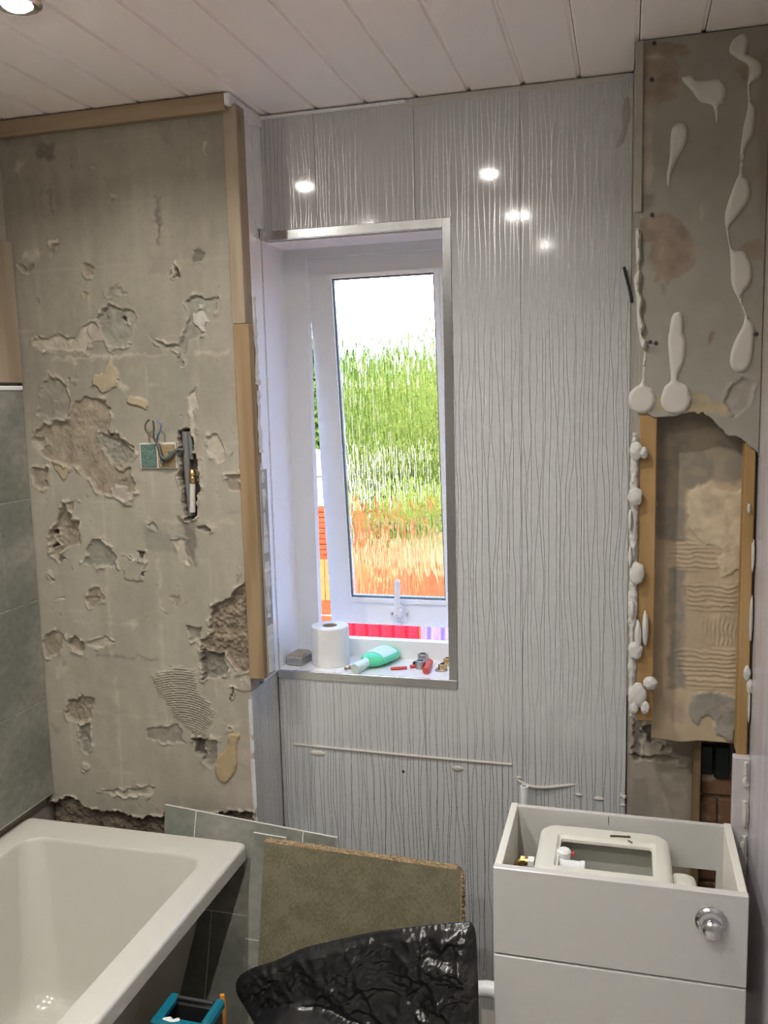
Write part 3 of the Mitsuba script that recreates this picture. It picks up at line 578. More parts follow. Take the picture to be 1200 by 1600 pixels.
for i, (x, z, r) in enumerate(((-.262, .680, .007), (-.2, .655, .006), (-.11, .648, .009), (-.06, .642, .012), (0, .655, .009), (.0, .632, .007), (-.256, .668, .005))):
    obj('adhesive_lump', blob((x, -.003, z), (r, .004, r * .45), 60 + i, .4, 2), 'm_foam', 'wall_back', smooth=True)
k = obj('drill_hole', mv(lathe([(0, 0), (.004, 0), (.0035, .001), (0, .001)], 10), TR(-.575, -.0006, .666) @ RO(90, [1, 0, 0])), 'm_screw', 'wall_back')
# chrome angle trims round the window opening
tag('trim_1', 'chrome angle trim above the window', kind='structure')
scene['trim_1'] = ply(cat(cbox(WX0 + .01, WX1 + .022, -.003, .001, WZ1 - .001, WZ1 + .022, .001), cbox(WX0 + .01, WX1, -.002, .018, WZ1 - .003, WZ1, .001)), 'm_trim')
tag('trim_2', 'chrome angle trim down the right side of the window', kind='structure')
scene['trim_2'] = ply(cbox(WX1 - .001, WX1 + .022, -.0035, .001, WZ0 - .020, WZ1 + .021, .001), 'm_trim')
tag('trim_3', 'chrome angle trim under the window sill', kind='structure')
scene['trim_3'] = ply(cbox(WX0 - .003, WX1 + .021, -.0045, .002, WZ0 - .0215, WZ0 + .002, .0015), 'm_trim')

# recessed downlights
for i, (x, y) in enumerate(LAMPS):
    t = thing('downlight', ('round chrome downlight shining in the ceiling planks at the top left' if i == 0 else 'recessed chrome downlight in the ceiling, out of view'), 'ceiling light', 'recessed downlights')
    obj('ring', mv(lathe([(.026, .002), (.030, -.004), (.038, -.006), (.044, -.002), (.045, .004), (.026, .006)], 40), TR(x, y, ZC - .001)), 'm_chrome', t, smooth=40)
    d = mv(lathe([(.025, .001), (.025, -.003), (.023, -.007), (.018, -.0105), (.010, -.0125), (0, -.013)], 28), TR(x, y, ZC - .001)); d.invert() if d.face_normals[-1][2] > 0 else None
    k = key_for('bulb', t); scene[k] = ply(d, 'm_paper'); scene[k]['emitter'] = {'type': 'area', 'radiance': {'type': 'rgb', 'value': [LAMP * 1.0, LAMP * .94, LAMP * .86]}}
    scene[t + '__beam'] = {'type': 'spot', 'cutoff_angle': 74.0, 'beam_width': 22.0, 'intensity': {'type': 'rgb', 'value': [BEAM, BEAM * .965, BEAM * .90]},
                           'to_world': T().look_at(origin=[x, y, ZC - .0155], target=[x, y, 0], up=[0, 1, 0])}

# ---------------------------------------------------------------- window: fixed frame, top hung sash pushed open at the bottom, rain textured glass
tag('window_1', 'white plastic window with its top hung sash pushed open', kind='structure')
FX0, FX1, FZ0, FZ1, FY = -.925, -.372, .930, 2.088, .162
def frame_bar(poly, at, d): return prism(poly, d, 'y', at)
FI = sbox(-.862, .982, -.432, 2.060)
obj('frame', cat(prism(sbox(FX0 - .01, FZ0 - .002, FX1, FZ1 + .01).difference(FI), .030, 'y', FY)), 'm_plastic', 'window_1')
obj('sill_board', cbox(WX0 - .002, WX1, .001, FY + .004, WZ0 - .014, WZ0, .0015), 'm_sill', 'window_1')
scene['m_sill'] = prin((.62, .63, .66), .16)
HZ, HY, ANG = 2.0595, FY + .014, 5.4
OPEN = TR(0, HY, HZ) @ RO(-ANG, [1, 0, 0]).T.T @ TR(0, 0, 0)
SX0, SX1, SZ1, SZ0 = -.862, -.436, 0.0, -1.068           # sash, measured from its hinge line
GX0, GX1, GZ1, GZ0 = -.794, -.504, -.058, -.985
R = RO(ANG, [1, 0, 0])
if (R @ [0, 0, -1, 1])[1] < 0: R = RO(-ANG, [1, 0, 0])
OPEN = TR(0, HY, HZ) @ R
S = sbox(SX0, SZ0, SX1, SZ1); G = sbox(GX0, GZ0, GX1, GZ1)
def mitred(outer, inner, y0, d):
    """Four mitred members between two rectangles, each a mesh, joined."""
    a, b, c, e = outer.bounds; p, q, r, s = inner.bounds
    return [prism(Polygon(P), d, 'y', y0) for P in ([(a, b), (c, b), (r, q), (p, q)], [(c, b), (c, e), (r, s), (r, q)], [(c, e), (a, e), (p, s), (r, s)], [(a, e), (a, b), (p, q), (p, s)])]
sash = obj('sash', mv(cat(*mitred(S, G.buffer(.004, join_style=2), 0, .05)), OPEN), 'm_plastic', 'window_1')
bead = G.buffer(.012, join_style=2)
obj('glazing_bead', mv(cat(*mitred(bead, G, -.006, .012)), OPEN), 'm_plastic', sash)
obj('gasket', mv(cat(*mitred(G.buffer(.001, join_style=2), G.buffer(-.004, join_style=2), .004, .012)), OPEN), 'm_gasket', sash)
scene['m_gasket'] = prin((.12, .125, .13), .5)
# rain glass: the streaks are real relief on the inner face
gx = np.linspace(GX0 + .001, GX1 - .001, 500); gz = np.linspace(GZ0 + .001, GZ1 - .001, 300)
A, Bz = np.meshgrid(gx, gz)
q = np.stack([A, Bz, 0 * A], -1)
wob = (meshkit.noise(q * [60, 12, 1], 3) - .5) * .006
s1 = meshkit.noise(np.stack([(A + wob) * 420, Bz * 20, 0 * A], -1), 5); s2 = meshkit.noise(np.stack([(A - wob) * 200, Bz * 36, 0 * A], -1), 8)
rel = .0010 * (s1 ** 1.5) + .0009 * s2
ni, nj = A.shape; N = ni * nj
front = np.stack([A, .006 - rel, Bz], -1).reshape(-1, 3); back = np.stack([A, 0 * A + .0115, Bz], -1).reshape(-1, 3)
I = np.arange(N).reshape(ni, nj); a, b, c, d = I[:-1, :-1].ravel(), I[:-1, 1:].ravel(), I[1:, 1:].ravel(), I[1:, :-1].ravel()
ff = np.vstack([np.c_[a, b, c], np.c_[a, c, d]]); fb = ff[:, ::-1] + N
rim = np.r_[I[0, :], I[1:, -1], I[-1, -2::-1], I[-2:0:-1, 0]]; r2 = np.roll(rim, -1)
side = np.vstack([np.c_[rim, rim + N, r2], np.c_[r2, rim + N, r2 + N]])
glass = trimesh.Trimesh(np.vstack([front, back]), np.vstack([ff, fb, side]), process=False)
scene['m_glass'] = {'type': 'dielectric', 'int_ior': 1.5, 'ext_ior': 1.0}
k = obj('pane', mv(glass, OPEN), 'm_glass', sash, smooth=35); labels[k] = {'label': 'obscured glass with vertical rain streaks'}
hx, hz = -.645, SZ0 + .045
hb = obj('handle', mv(cat(cbox(hx - .011, hx + .011, -.012, 0, hz - .030, hz + .022, .004), cbox(hx - .011, hx + .011, -.036, -.010, hz - .010, hz + .016, .004),
                          mv(cbox(hx - .008, hx + .008, -.042, -.026, hz - .002, hz + .110, .006), RO(3, [0, 1, 0], [hx, 0, hz]))), OPEN), 'm_plastic', sash); labels[hb] = {'label': 'white lever handle turned upright'}
obj('stay', mv(cat(cbox(hx + .02, hx + .026, -.014, 0, hz - .010, hz - .004, .001), cbox(hx - .026, hx - .020, -.014, 0, hz - .010, hz - .004, .001)), OPEN), 'm_steel', sash)

# ---------------------------------------------------------------- the garden outside, one storey below
GZ = -2.6
tag('ground', 'sunlit garden ground beyond the window', kind='structure')
def ground_col(p, n, uv):
    f = fbm(p.x * 1.5, p.y * 1.5, 0, 4); v = smoothstep(.3, .7, fbm(p.x * 6, p.y * 6, 3.0, 3))
    lawn = mix((.25, .20, .105), (.15, .17, .06), smoothstep(.35, .65, f + .02 * (p.y - 22)))
    br = mix((.25, .078, .03), (.20, .06, .024), v)
    return mix(br, lawn, smoothstep(18.2, 19.0, p.y + 1.5 * (f - .5)))
scene['m_ground'] = diffuse(proc(ground_col))
scene['ground'] = ply(box(-40, 30, .3, 60, GZ - .2, GZ), 'm_ground')
tag('wall_outside', 'outer face of the house below the bathroom', kind='structure')
scene['wall_outside'] = ply(box(-2.4, 1.2, YREAR - .1, .26, GZ, -.09), 'm_room')
def leaf_cloud(c, r, n, size, seed):
    R_ = np.random.default_rng(seed); u = R_.normal(size=(n, 3)); u /= np.linalg.norm(u, axis=1, keepdims=True)
    rad = R_.uniform(.72, 1.0, n) * (1 + .35 * (meshkit.fbm(u * 2.2 + seed, 3, seed) - .5) * 2)
    p = u * rad[:, None] * np.array(r) + np.array(c); p[:, 2] = np.maximum(p[:, 2], GZ + .05)
    t = R_.normal(size=(n, 3)); t /= np.linalg.norm(t, axis=1, keepdims=True)
    nn = u + .8 * R_.normal(size=(n, 3)); b = np.cross(nn, t); b /= np.linalg.norm(b, axis=1, keepdims=True); t = np.cross(b, nn); t /= np.linalg.norm(t, axis=1, keepdims=True)
    s = size * R_.uniform(.6, 1.3, n)[:, None]
    v = np.stack([p - t * s, p + b * s * .5, p + t * s, p - b * s * .5], 1).reshape(-1, 3); i = np.arange(n) * 4
    return trimesh.Trimesh(v, np.vstack([np.c_[i, i + 1, i + 2], np.c_[i, i + 2, i + 3]]), process=False)
scene['m_leaf'] = {'type': 'principledthin', 'base_color': proc(lambda p, n, uv: mix((.24, .34, .06), (.42, .50, .15), noise(p.x * 2.5, p.y * 2.5, p.z * 2.5))), 'roughness': .6, 'diff_trans': .8, 'spec_trans': 0.0}
scene['m_leaf_dark'] = {'type': 'principledthin', 'base_color': proc(lambda p, n, uv: mix((.08, .17, .03), (.18, .28, .06), noise(p.x * 3, p.y * 3, p.z * 3))), 'roughness': .6, 'diff_trans': .7, 'spec_trans': 0.0}
scene['m_bark'] = diffuse((.13, .095, .06))
TREES = [(-5.3, 27.6, 1.05, 0, 3.0, 'light green tree at the right behind the streaked glass'), (-8.0, 27.5, 1.05, 0, 2.8, 'light green tree in the middle behind the streaked glass'),
         (-10.7, 27.3, 1.05, 0, 2.8, 'dark leafy tree seen through the open gap beside the sash'), (-6.9, 30.6, 1.2, 0, 3.2, 'tree of the back row filling the gap between the two light green trees'),
         (-10.2, 30.4, 1.2, 0, 3.0, 'dark tree of the back row behind the left edge of the glass'), (-3.5, 30.4, 1.2, 0, 3.2, 'tree of the back row hidden behind the right side of the window')]
for i, (x, y, rx, zc, rz, lab) in enumerate(TREES):
    t = thing('tree', lab, 'tree')
    zc_ = GZ + .5 + rz
    k = obj('foliage', leaf_cloud((x, y, zc_), (rx, rx * .9, rz), 9000, .15, 50 + i), 'm_leaf_dark' if i in (2, 4) else 'm_leaf', t); labels[k] = {'kind': 'stuff'}
    obj('trunk', tube([(x, y, GZ), (x + .1, y, GZ + 1.5), (x, y, zc_)], [.16, .13, .08], 8), 'm_bark', t)
t = thing('hedge', 'low yellow green hedge in front of the trees', 'hedge')
k = obj('foliage', cat(*[leaf_cloud((x, 24.4 + .2 * math.sin(x * 3), GZ + .75), (.9, .6, .85), 1500, .12, 80 + j) for j, x in enumerate(np.arange(-7.0, -3.5, 1.1))]), 'm_leaf', t); labels[k] = {'kind': 'stuff'}
t = thing('tall_hedge', 'tall green hedge closing the garden behind all the trees', 'hedge')
k = obj('foliage', cat(*[leaf_cloud((x, 34.5, GZ + 2.75), (1.2, .9, 2.9), 3500, .17, 90 + j) for j, x in enumerate(np.arange(-16.0, 5.0, 1.5))]), 'm_leaf', t); labels[k] = {'kind': 'stuff'}
t = thing('garden_shed', 'pale garden shed seen in the gap beside the open sash', 'shed')
scene['m_cream'] = diffuse((.48, .43, .35)); scene['m_redbrick'] = diffuse(proc(lambda p, n, uv: mix((.30, .05, .022), (.40, .08, .035), noise(p.x * 9, p.y * 9, dr.floor(p.z / .09)))))
obj('wall', cbox(-10.6, -8.35, 22.0, 24.0, GZ, -.62, .02), 'm_cream', t)
obj('roof', prism([(-10.8, -.62), (-8.2, -.62), (-9.5, .05)], 2.3, 'y', 21.9), 'm_cream', t)
t = thing('brick_wall', 'low red garden wall in the gap beside the open sash', 'garden wall')
for r in range(12):
    obj('course', cbox(-8.6, -6.45, 18.0, 18.25, GZ + r * .133 + .006, GZ + (r + 1) * .133 - .006, .01), 'm_redbrick', t)
t = thing('garden_fence', 'orange timber fence at the foot of the gap beside the open sash', 'fence')
scene['m_fence'] = diffuse((.40, .16, .055))
for i in range(12):
    obj('board', cbox(-6.9 + i * .16, -6.9 + i * .16 + .145, 15.0, 15.03, GZ, -1.72, .005), 'm_fence', t)
# washing on a line, in the slot under the sash
t = thing('washing_line', 'thin line that carries the red and purple washing', 'washing line'); LY = 6.4; LZ = -.62
obj('line', tube([(-5.5, LY, LZ), (.5, LY, LZ)], .006, 6), 'm_foam', t)
for x in (-5.5, .5): obj('post', tube([(x, LY, GZ), (x, LY, LZ + .05)], .03, 8), 'm_bark', t)
def cloth(x0, x1, drop, folds, amp, seed):
    u = np.linspace(0, 1, 60); w = np.linspace(0, 1, 16); U, V = np.meshgrid(u, w)
    Yd = amp * np.sin(2 * np.pi * folds * U + .6 * np.sin(5 * V + seed)) * (.4 + .6 * V)
    Xp = x0 + (x1 - x0) * U; Zp = LZ - drop * V * (1 + .03 * np.sin(9 * U + seed))
    f = np.stack([Xp, LY + Yd - .004, Zp - .010], -1).reshape(-1, 3); bk = f + [0, .008, 0]
    I = np.arange(U.size).reshape(U.shape); a, b, c, d = I[:-1, :-1].ravel(), I[:-1, 1:].ravel(), I[1:, 1:].ravel(), I[1:, :-1].ravel()
    ff = np.vstack([np.c_[a, c, b], np.c_[a, d, c]]); return trimesh.Trimesh(np.vstack([f, bk]), np.vstack([ff, ff[:, ::-1] + len(f)]), process=False)
for nm, x0, x1, col, lab in (('towel', -2.83, -2.05, (.40, .022, .04), 'bright red towel hanging in folds under the open sash'), ('shirt', -2.02, -1.72, (.20, .155, .34), 'purple garment hanging beside the red towel'),
                             ('shirt', -1.70, -1.42, (.25, .14, .12), 'brownish pink garment at the right end of the washing')):
    scene[f'm_cloth_{x0}'.replace('.', '_').replace('-', '')] = diffuse(col)
    k = obj(nm, cloth(x0, x1, .8, (x1 - x0) * 7, .06, x0), f'm_cloth_{x0}'.replace('.', '_').replace('-', '')); tag(k, lab, 'towel' if nm == 'towel' else 'garment')

# ---------------------------------------------------------------- bath
t = thing('bathtub', 'white bathtub with a flat rim below the tiled wall', 'bath')
BX0, BX1, BY0, BY1, BZ = -1.574, -.920, -1.95, -.262, .560
L = [rrect(BX0, BX1, BY0, BY1, .02, .522), rrect(BX0, BX1, BY0, BY1, .02, .551), rrect(BX0 + .002, BX1 - .002, BY0 + .002, BY1 - .002, .02, .556), rrect(BX0 + .007, BX1 - .007, BY0 + .007, BY1 - .007, .02, .5595), rrect(BX0 + .016, BX1 - .016, BY0 + .016, BY1 - .016, .02, BZ),
     rrect(-1.503, -.990, -1.85, -.350, .048, .559), rrect(-1.500, -.994, -1.845, -.354, .048, .557), rrect(-1.497, -.998, -1.84, -.358, .048, .550), rrect(-1.487, -1.006, -1.82, -.372, .052, .50), rrect(-1.467, -1.022, -1.78, -.400, .06, .40), rrect(-1.447, -1.038, -1.74, -.428, .068, .30),
     rrect(-1.433, -1.050, -1.71, -.449, .075, .225), rrect(-1.422, -1.060, -1.69, -.462, .078, .195), rrect(-1.402, -1.080, -1.66, -.485, .08, .175), rrect(-1.37, -1.11, -1.60, -.53, .08, .168)]
obj('shell', loft(L, close_start=False), 'm_bath', t, smooth=40)
U = [rrect(-1.38, -1.09, -1.55, -.58, .10, .150), rrect(-1.44, -1.03, -1.72, -.46, .08, .160), rrect(-1.52, -.968, -1.84, -.355, .06, .519), rrect(BX0 + .004, BX1 - .004, BY0 + .004, BY1 - .004, .018, .519), rrect(BX0 + .003, BX1 - .003, BY0 + .003, BY1 - .003, .018, .523)]
k = obj('underside', loft(U, close_end=False), 'm_hull', t, smooth=40); labels[k] = {'label': 'dull brownish underside of the bath'}
for y in (-.55, -1.55):
    obj('leg_frame', cat(cbox(-1.50, -.97, y - .018, y + .018, .130, .148, .002), cbox(-.985, -.955, y - .016, y + .016, 0, .135, .002), cbox(-1.515, -1.485, y - .016, y + .016, 0, .135, .002)), 'm_black_plastic', t)

# ---------------------------------------------------------------- offcuts leaning in the bay
def lean(y_top, z_top, y_bot):
    """Local u (along x), v (up the slope), w (towards the room) placed on a plane that leans back."""
    ln = math.hypot(z_top, y_bot - y_top); s = np.array([0, y_top - y_bot, z_top]) / ln; n = np.array([0, -s[2], s[1]])
    M = np.eye(4); M[:3, 0] = [1, 0, 0]; M[:3, 1] = s; M[:3, 2] = n; M[:3, 3] = [0, y_bot, 0]; return M, ln
def slab(poly, w0, w1): return prism(poly, w1 - w0, 'z', w0)
def tiled_offcut(poly, M, xs, row_tops, label):
    t = thing('tiled_offcut', label, 'wall panel')
    P = Polygon(poly)
    obj('core', mv(slab(P, 0, .010), M), 'm_grout', t)
    for r, (va, vb) in enumerate(row_tops):
        cuts = [-3] + list(xs[r]) + [3]
        for a, b in zip(cuts[:-1], cuts[1:]):
            g = sbox(a + .0016, va + .0016, b - .0016, vb - .0016).intersection(P.buffer(-.0008))
            for gg in getattr(g, 'geoms', [g]):
                if gg.area > 4e-4: obj('tile_face', mv(slab(gg, .0098, .0115), M), 'm_tile', t)
M, ln = lean(-.215, .60, -.40)
tiled_offcut([(-1.175, ln + .012), (-.692, ln - .022), (-.70, .0), (-1.02, .0), (-1.14, .22)], M, [(-1.082, -.781), (-1.015, -.80), (-1.06,)], [(ln - .235, ln + .05), (ln - .52, ln - .235), (-.1, ln - .52)], 'wide tile effect panel offcut leaning behind the corner of the bath')
M2 = M.copy(); M2[:3, 3] += M[:3, 2] * .013
tiled_offcut([(-.912, ln - .030), (-.822, ln - .034), (-.83, .0), (-.912, .0)], M2, [(), (), ()], [(ln - .285, ln + .05), (ln - .57, ln - .285), (-.1, ln - .57)], 'narrow tile effect strip leaning between the bath and the chipboard')
# chipboard
M, ln = lean(-.300, .583, -.46)
t = thing('chipboard', 'green faced chipboard sheet leaning behind the black bag', 'board')
CP = Polygon([(-.858, ln + .006), (-.372, ln - .006), (-.362, ln - .014), (-.345, 0), (-.852, 0)])
obj('sheet', mv(slab(CP, -.028, .0), M), 'm_chip_face', t)
rr_ = np.random.default_rng(5); fl = []
def flakes(n, a, b):
    for _ in range(n):
        f = rr_.random(); u, v = a[0] + (b[0] - a[0]) * f, a[1] + (b[1] - a[1]) * f
        s = rr_.uniform(.0015, .005); m = trimesh.creation.box(extents=[s * 2.2, .0022, s * .7]); m.apply_transform(trimesh.transformations.euler_matrix(*rr_.uniform(-1.0, 1.0, 3)))
        m.apply_translation([u, v, rr_.uniform(-.027, -.001)]); fl.append(m)
obj('chip_edge', mv(cat(slab(Polygon([(-.858, ln + .006), (-.372, ln - .006), (-.372, ln - .0075), (-.858, ln + .0045)]).buffer(.0006), -.0284, .0004), slab(Polygon([(-.3625, ln - .014), (-.345, 0), (-.3435, 0), (-.361, ln - .014)]), -.0284, .0004)), M), 'm_chip_edge', t)
flakes(1100, (-.857, ln + .0065), (-.373, ln - .0055)); flakes(350, (-.3615, ln - .016), (-.350, ln * .6))
k = obj('loose_chips', mv(cat(*fl), M), 'm_chip_edge', t); labels[k] = {'label': 'rough broken wood chips along the sawn edge', 'kind': 'stuff'}

# ---------------------------------------------------------------- black plastic bag, slumped over what it holds
def bag():
    st = .0034
    X, Z = np.meshgrid(np.arange(-.94, -.25, st), np.arange(0, .64, st)); q = np.c_[X.ravel(), Z.ravel()]
    upper = spline_poly([(-.72, 0), (-.735, .20), (-.79, .31), (-.826, .362), (-.824, .398), (-.79, .424), (-.735, .449), (-.67, .486), (-.59, .516), (-.51, .544), (-.44, .562), (-.37, .580), (-.322, .590), (-.296, .587), (-.287, .52), (-.281, .30), (-.276, 0)], 5)
    lower = spline_poly([(-.70, 0), (-.72, .20), (-.768, .29), (-.768, .330), (-.735, .355), (-.69, .375), (-.62, .372), (-.52, .350), (-.42, .34), (-.34, .30), (-.31, .15), (-.31, 0)], 5)
    du = inside_distance(np.array(upper.exterior.coords)[:-1], q); dl = inside_distance(np.array(lower.exterior.coords)[:-1], q)
    q3 = np.c_[q, 0 * q[:, 0]]
    def ridged(fx, fz, ang, seed):
        ca, sa = math.cos(ang), math.sin(ang); u = q[:, 0] * ca + q[:, 1] * sa; v = -q[:, 0] * sa + q[:, 1] * ca
        w = meshkit.fbm(q3 * 9, 3, seed + 3) - .5
        return 1 - np.abs(2 * meshkit.fbm(np.c_[u * fx + 1.6 * w, v * fz + 1.2 * w, 0 * u], 3, seed) - 1)
    cr = .026 * ridged(4.5, 1.5, 1.05, 3) ** 2 + .012 * ridged(9, 3, 2.0, 5) ** 6 + .010 * ridged(13, 4, .7, 8) ** 9 + .007 * ridged(26, 12, 1.5, 12) ** 8 + .005 * ridged(40, 18, 2.5, 15) ** 10
    right = sst(-.50, -.34, q[:, 0])
    cr = cr * (.6 + .7 * right)
    yu = -.527 - cr * sst(0, .02, du) - .12 * (.59 - q[:, 1])
    yl = -.565 - .07 * np.sqrt(np.clip(dl / .06, 0, 1)) - 1.5 * cr * sst(0, .03, dl) - .35 * (.4 - q[:, 1])
    y = np.where(du > 0, yu, 9.0); y = np.minimum(y, np.where(dl > 0, yl, 9.0)); ok = (du > 0) | (dl > 0)
    from scipy.ndimage import gaussian_filter
    yy = np.where(ok, y, -.53).reshape(X.shape); yy = .8 * yy + .2 * gaussian_filter(yy, 1.0)
    n0, n1 = X.shape; I = np.arange(X.size).reshape(X.shape); o = ok.reshape(X.shape); o = o[:-1, :-1] & o[:-1, 1:] & o[1:, 1:] & o[1:, :-1]
    a, b, c, d = I[:-1, :-1][o], I[:-1, 1:][o], I[1:, 1:][o], I[1:, :-1][o]
    ff = np.vstack([np.c_[a, b, c], np.c_[a, c, d]]); N = X.size
    F = np.c_[X.ravel(), yy.ravel(), Z.ravel()]
    e0 = np.vstack([ff[:, [0, 1]], ff[:, [1, 2]], ff[:, [2, 0]]]); k0 = {(i, j) for i, j in e0.tolist()}; b0 = np.unique([i for i, j in k0 if (j, i) not in k0]); b0 = b0[F[b0, 2] > .004]
    rim_ = unary_union([upper, lower]).exterior; pr = shapely.line_interpolate_point(rim_, shapely.line_locate_point(rim_, shapely.points(F[b0][:, [0, 2]])))
    F[b0, 0], F[b0, 2] = shapely.get_x(pr), shapely.get_y(pr)          # the rim follows the outline exactly
    X, Z = F[:, 0].reshape(X.shape), F[:, 2].reshape(X.shape)
    Bk = np.c_[X.ravel(), yy.ravel() + .004, Z.ravel()]
    e = np.vstack([ff[:, [0, 1]], ff[:, [1, 2]], ff[:, [2, 0]]]); ky = {(i, j) for i, j in e.tolist()}; bd = np.array([(i, j) for i, j in ky if (j, i) not in ky])
    side = np.vstack([np.c_[bd[:, 1], bd[:, 0], bd[:, 0] + N], np.c_[bd[:, 1], bd[:, 0] + N, bd[:, 1] + N]])
    m = trimesh.Trimesh(np.vstack([F, Bk]), np.vstack([ff, ff[:, ::-1] + N, side]), process=False); m.remove_unreferenced_vertices(); return m
k = obj('rubbish_bag', bag(), 'm_bag', smooth=55); tag(k, 'crumpled shiny black plastic sheet slumped in front of the chipboard', 'plastic bag')

# ---------------------------------------------------------------- toilet cistern unit with its lid off
t = thing('cistern_unit', 'white toilet cistern cabinet with its lid off and a chrome flush button', 'cabinet')
UX0, UX1, UY0, UY1, UZ = -.256, .234, -.506, -.206, .710
for x in (UX0, UX1 - .016):
    k = obj('side_panel', cbox(x, x + .016, UY0 + .018, UY1, 0, UZ - .001, .0015), 'm_wc_edge', t)
back = sbox(UX0 + .016, .08, UX1 - .016, UZ - .004).difference(sbox(.085, .1, UX1 - .03, .600)).difference(sbox(-.13, .05, .02, .40))
obj('back_panel', prism(back, .014, 'y', UY1 - .014), 'm_wc', t)
obj('upper_front', cbox(UX0 - .001, UX1 + .001, UY0, UY0 + .018, .5195, UZ, .0018), 'm_wc', t)
obj('lower_front', cbox(UX0 - .001, UX1 + .001, UY0, UY0 + .018, .01, .5155, .0018), 'm_wc', t)
k = obj('pencil_mark', box(-.032, -.0305, UY1 - .0146, UY1 - .0139, .683, .703), 'm_screw', t)
f = obj('flush_button', mv(lathe([(0, 0), (.027, 0), (.030, .003), (.030, .007), (.027, .011), (.022, .013), (.021, .011), (0, .011)], 48), TR(.167, UY0, .652) @ RO(90, [1, 0, 0])), 'm_chrome', t, smooth=35)
labels[f] = {'label': 'chrome flush button with a protruding dome'}
dm = lathe([(0, 0), (.020, 0), (.0205, .004), (.019, .009), (.014, .0135), (.007, .0155), (0, .016)], 40)
obj('dome', mv(dm, TR(.169, UY0 - .010, .640) @ RO(90, [1, 0, 0])), 'm_chrome', f, smooth=40)
# water tank inside
c = thing('water_tank', 'translucent white plastic water tank inside the cistern cabinet', 'tank')
TX0, TX1, TY0, TY1, TZ = -.182, .102, -.47, -.245, .690
outer_l = [rrect(TX0 + .01, TX1 - .01, TY0 + .01, TY1 - .01, .03, .33), rrect(TX0, TX1, TY0, TY1, .035, .345), rrect(TX0, TX1, TY0, TY1, .035, TZ - .018), rrect(TX0 + .003, TX1 - .003, TY0 + .003, TY1 - .003, .035, TZ - .008), rrect(TX0 + .010, TX1 - .010, TY0 + .010, TY1 - .010, .033, TZ - .002), rrect(TX0 + .02, TX1 - .02, TY0 + .02, TY1 - .02, .03, TZ),
           rrect(-.140, .070, -.436, -.300, .006, TZ), rrect(-.137, .067, -.433, -.303, .006, TZ - .004), rrect(-.135, .065, -.431, -.305, .006, TZ - .006), rrect(-.132, .062, -.428, -.308, .006, TZ - .006), rrect(-.131, .061, -.427, -.309, .006, TZ - .012),
           rrect(-.165, .085, -.455, -.262, .02, TZ - .014), rrect(-.165, .085, -.455, -.262, .02, .36)]
obj('body', loft(outer_l), 'm_tank', c, smooth=35)
lug = [rrect(.098, .150, -.452, -.36, .022, .50), rrect(.098, .150, -.452, -.36, .022, .652), rrect(.098, .146, -.448, -.364, .020, .664), rrect(.098, .136, -.438, -.374, .016, .669)]
obj('shoulder', loft(lug), 'm_tank', c, smooth=35)
obj('water', box(-.164, .084, -.454, -.263, .50, .575), 'm_water', c)
scene['m_water'] = prin((.17, .175, .155), .08)
v = obj('fill_valve', cat(mv(lathe([(0, 0), (.016, 0), (.017, .008), (.015, .016), (.015, .052), (.017, .054), (.017, .062), (0, .064)], 24), TR(-.140, -.385, .662) @ RO(92, [0, 1, 0])),
                          mv(lathe([(0, -.05), (.013, -.05), (.013, .012), (.015, .014), (.015, .022), (.011, .026), (0, .026)], 24), TR(-.122, -.372, .668))), 'm_plastic', c, smooth=40)
labels[v] = {'label': 'white plastic fill valve'}
obj('red_tab', cbox(-.108, -.100, -.366, -.358, .676, .684, .001), 'm_red_plastic', v)
obj('nut', mv(lathe([(.006, 0), (.012, 0), (.012, .013), (.006, .013)], 6), TR(-.196, -.40, .672) @ RO(90, [0, 1, 0])), 'm_plastic', c)
e = obj('brass_elbow', cat(tube([(-.190, -.40, .672), (-.208, -.40, .672), (-.216, -.40, .669), (-.220, -.40, .660), (-.220, -.40, .50)], .008, 14), mv(lathe([(.0, 0), (.0115, 0), (.0115, .012), (0, .012)], 6), TR(-.220, -.40, .640)), mv(lathe([(0, 0), (.011, 0), (.011, .009), (0, .009)], 6), TR(-.212, -.40, .672) @ RO(90, [0, 1, 0]))), 'm_brass', c, smooth=30)
labels[e] = {'label': 'brass elbow on the water feed'}
k = obj('wood_sliver', mv(cbox(-.022, .022, -.0025, .0025, 0, .003, .0008), TR(-.005, -.285, TZ + .0004) @ RO(6, [0, 0, 1])), 'm_sliver'); tag(k, 'thin dark brown sliver of wood lying on the water tank', 'wood scrap')
scene['m_sliver'] = diffuse((.11, .085, .055))
k = obj('wood_sliver', mv(cbox(-.006, .006, -.0015, .0015, 0, .002, .0006), TR(.016, -.303, TZ + .0004) @ RO(-40, [0, 0, 1])), 'm_sliver'); tag(k, 'tiny brown crumb of wood beside the longer sliver on the tank', 'wood scrap')
# waste pipes
t = thing('waste_pipe', 'white plastic waste pipe beside the left foot of the cistern cabinet', 'pipe')
obj('pipe', tube([(-.262, -.34, .312), (-.30, -.34, .312), (-.318, -.34, .309), (-.328, -.34, .298), (-.330, -.34, .28), (-.330, -.34, .0)], .018, 20), 'm_plastic', t, smooth=40)
obj('collar', mv(lathe([(.018, 0), (.021, 0), (.021, .02), (.018, .02)], 24), TR(-.283, -.34, .312) @ RO(90, [0, 1, 0])), 'm_plastic', t, smooth=40)
t = thing('overflow_pipe', 'short white pipe standing up behind the left corner of the cistern cabinet', 'pipe')
obj('pipe', cat(mv(lathe([(.0075, 0), (.0105, 0), (.0105, .68), (.0075, .68)], 20), TR(-.243, -.05, 0)), mv(lathe([(0, .66), (.008, .66), (.008, .664), (0, .664)], 16), TR(-.243, -.05, 0))), 'm_plastic', t, smooth=40)

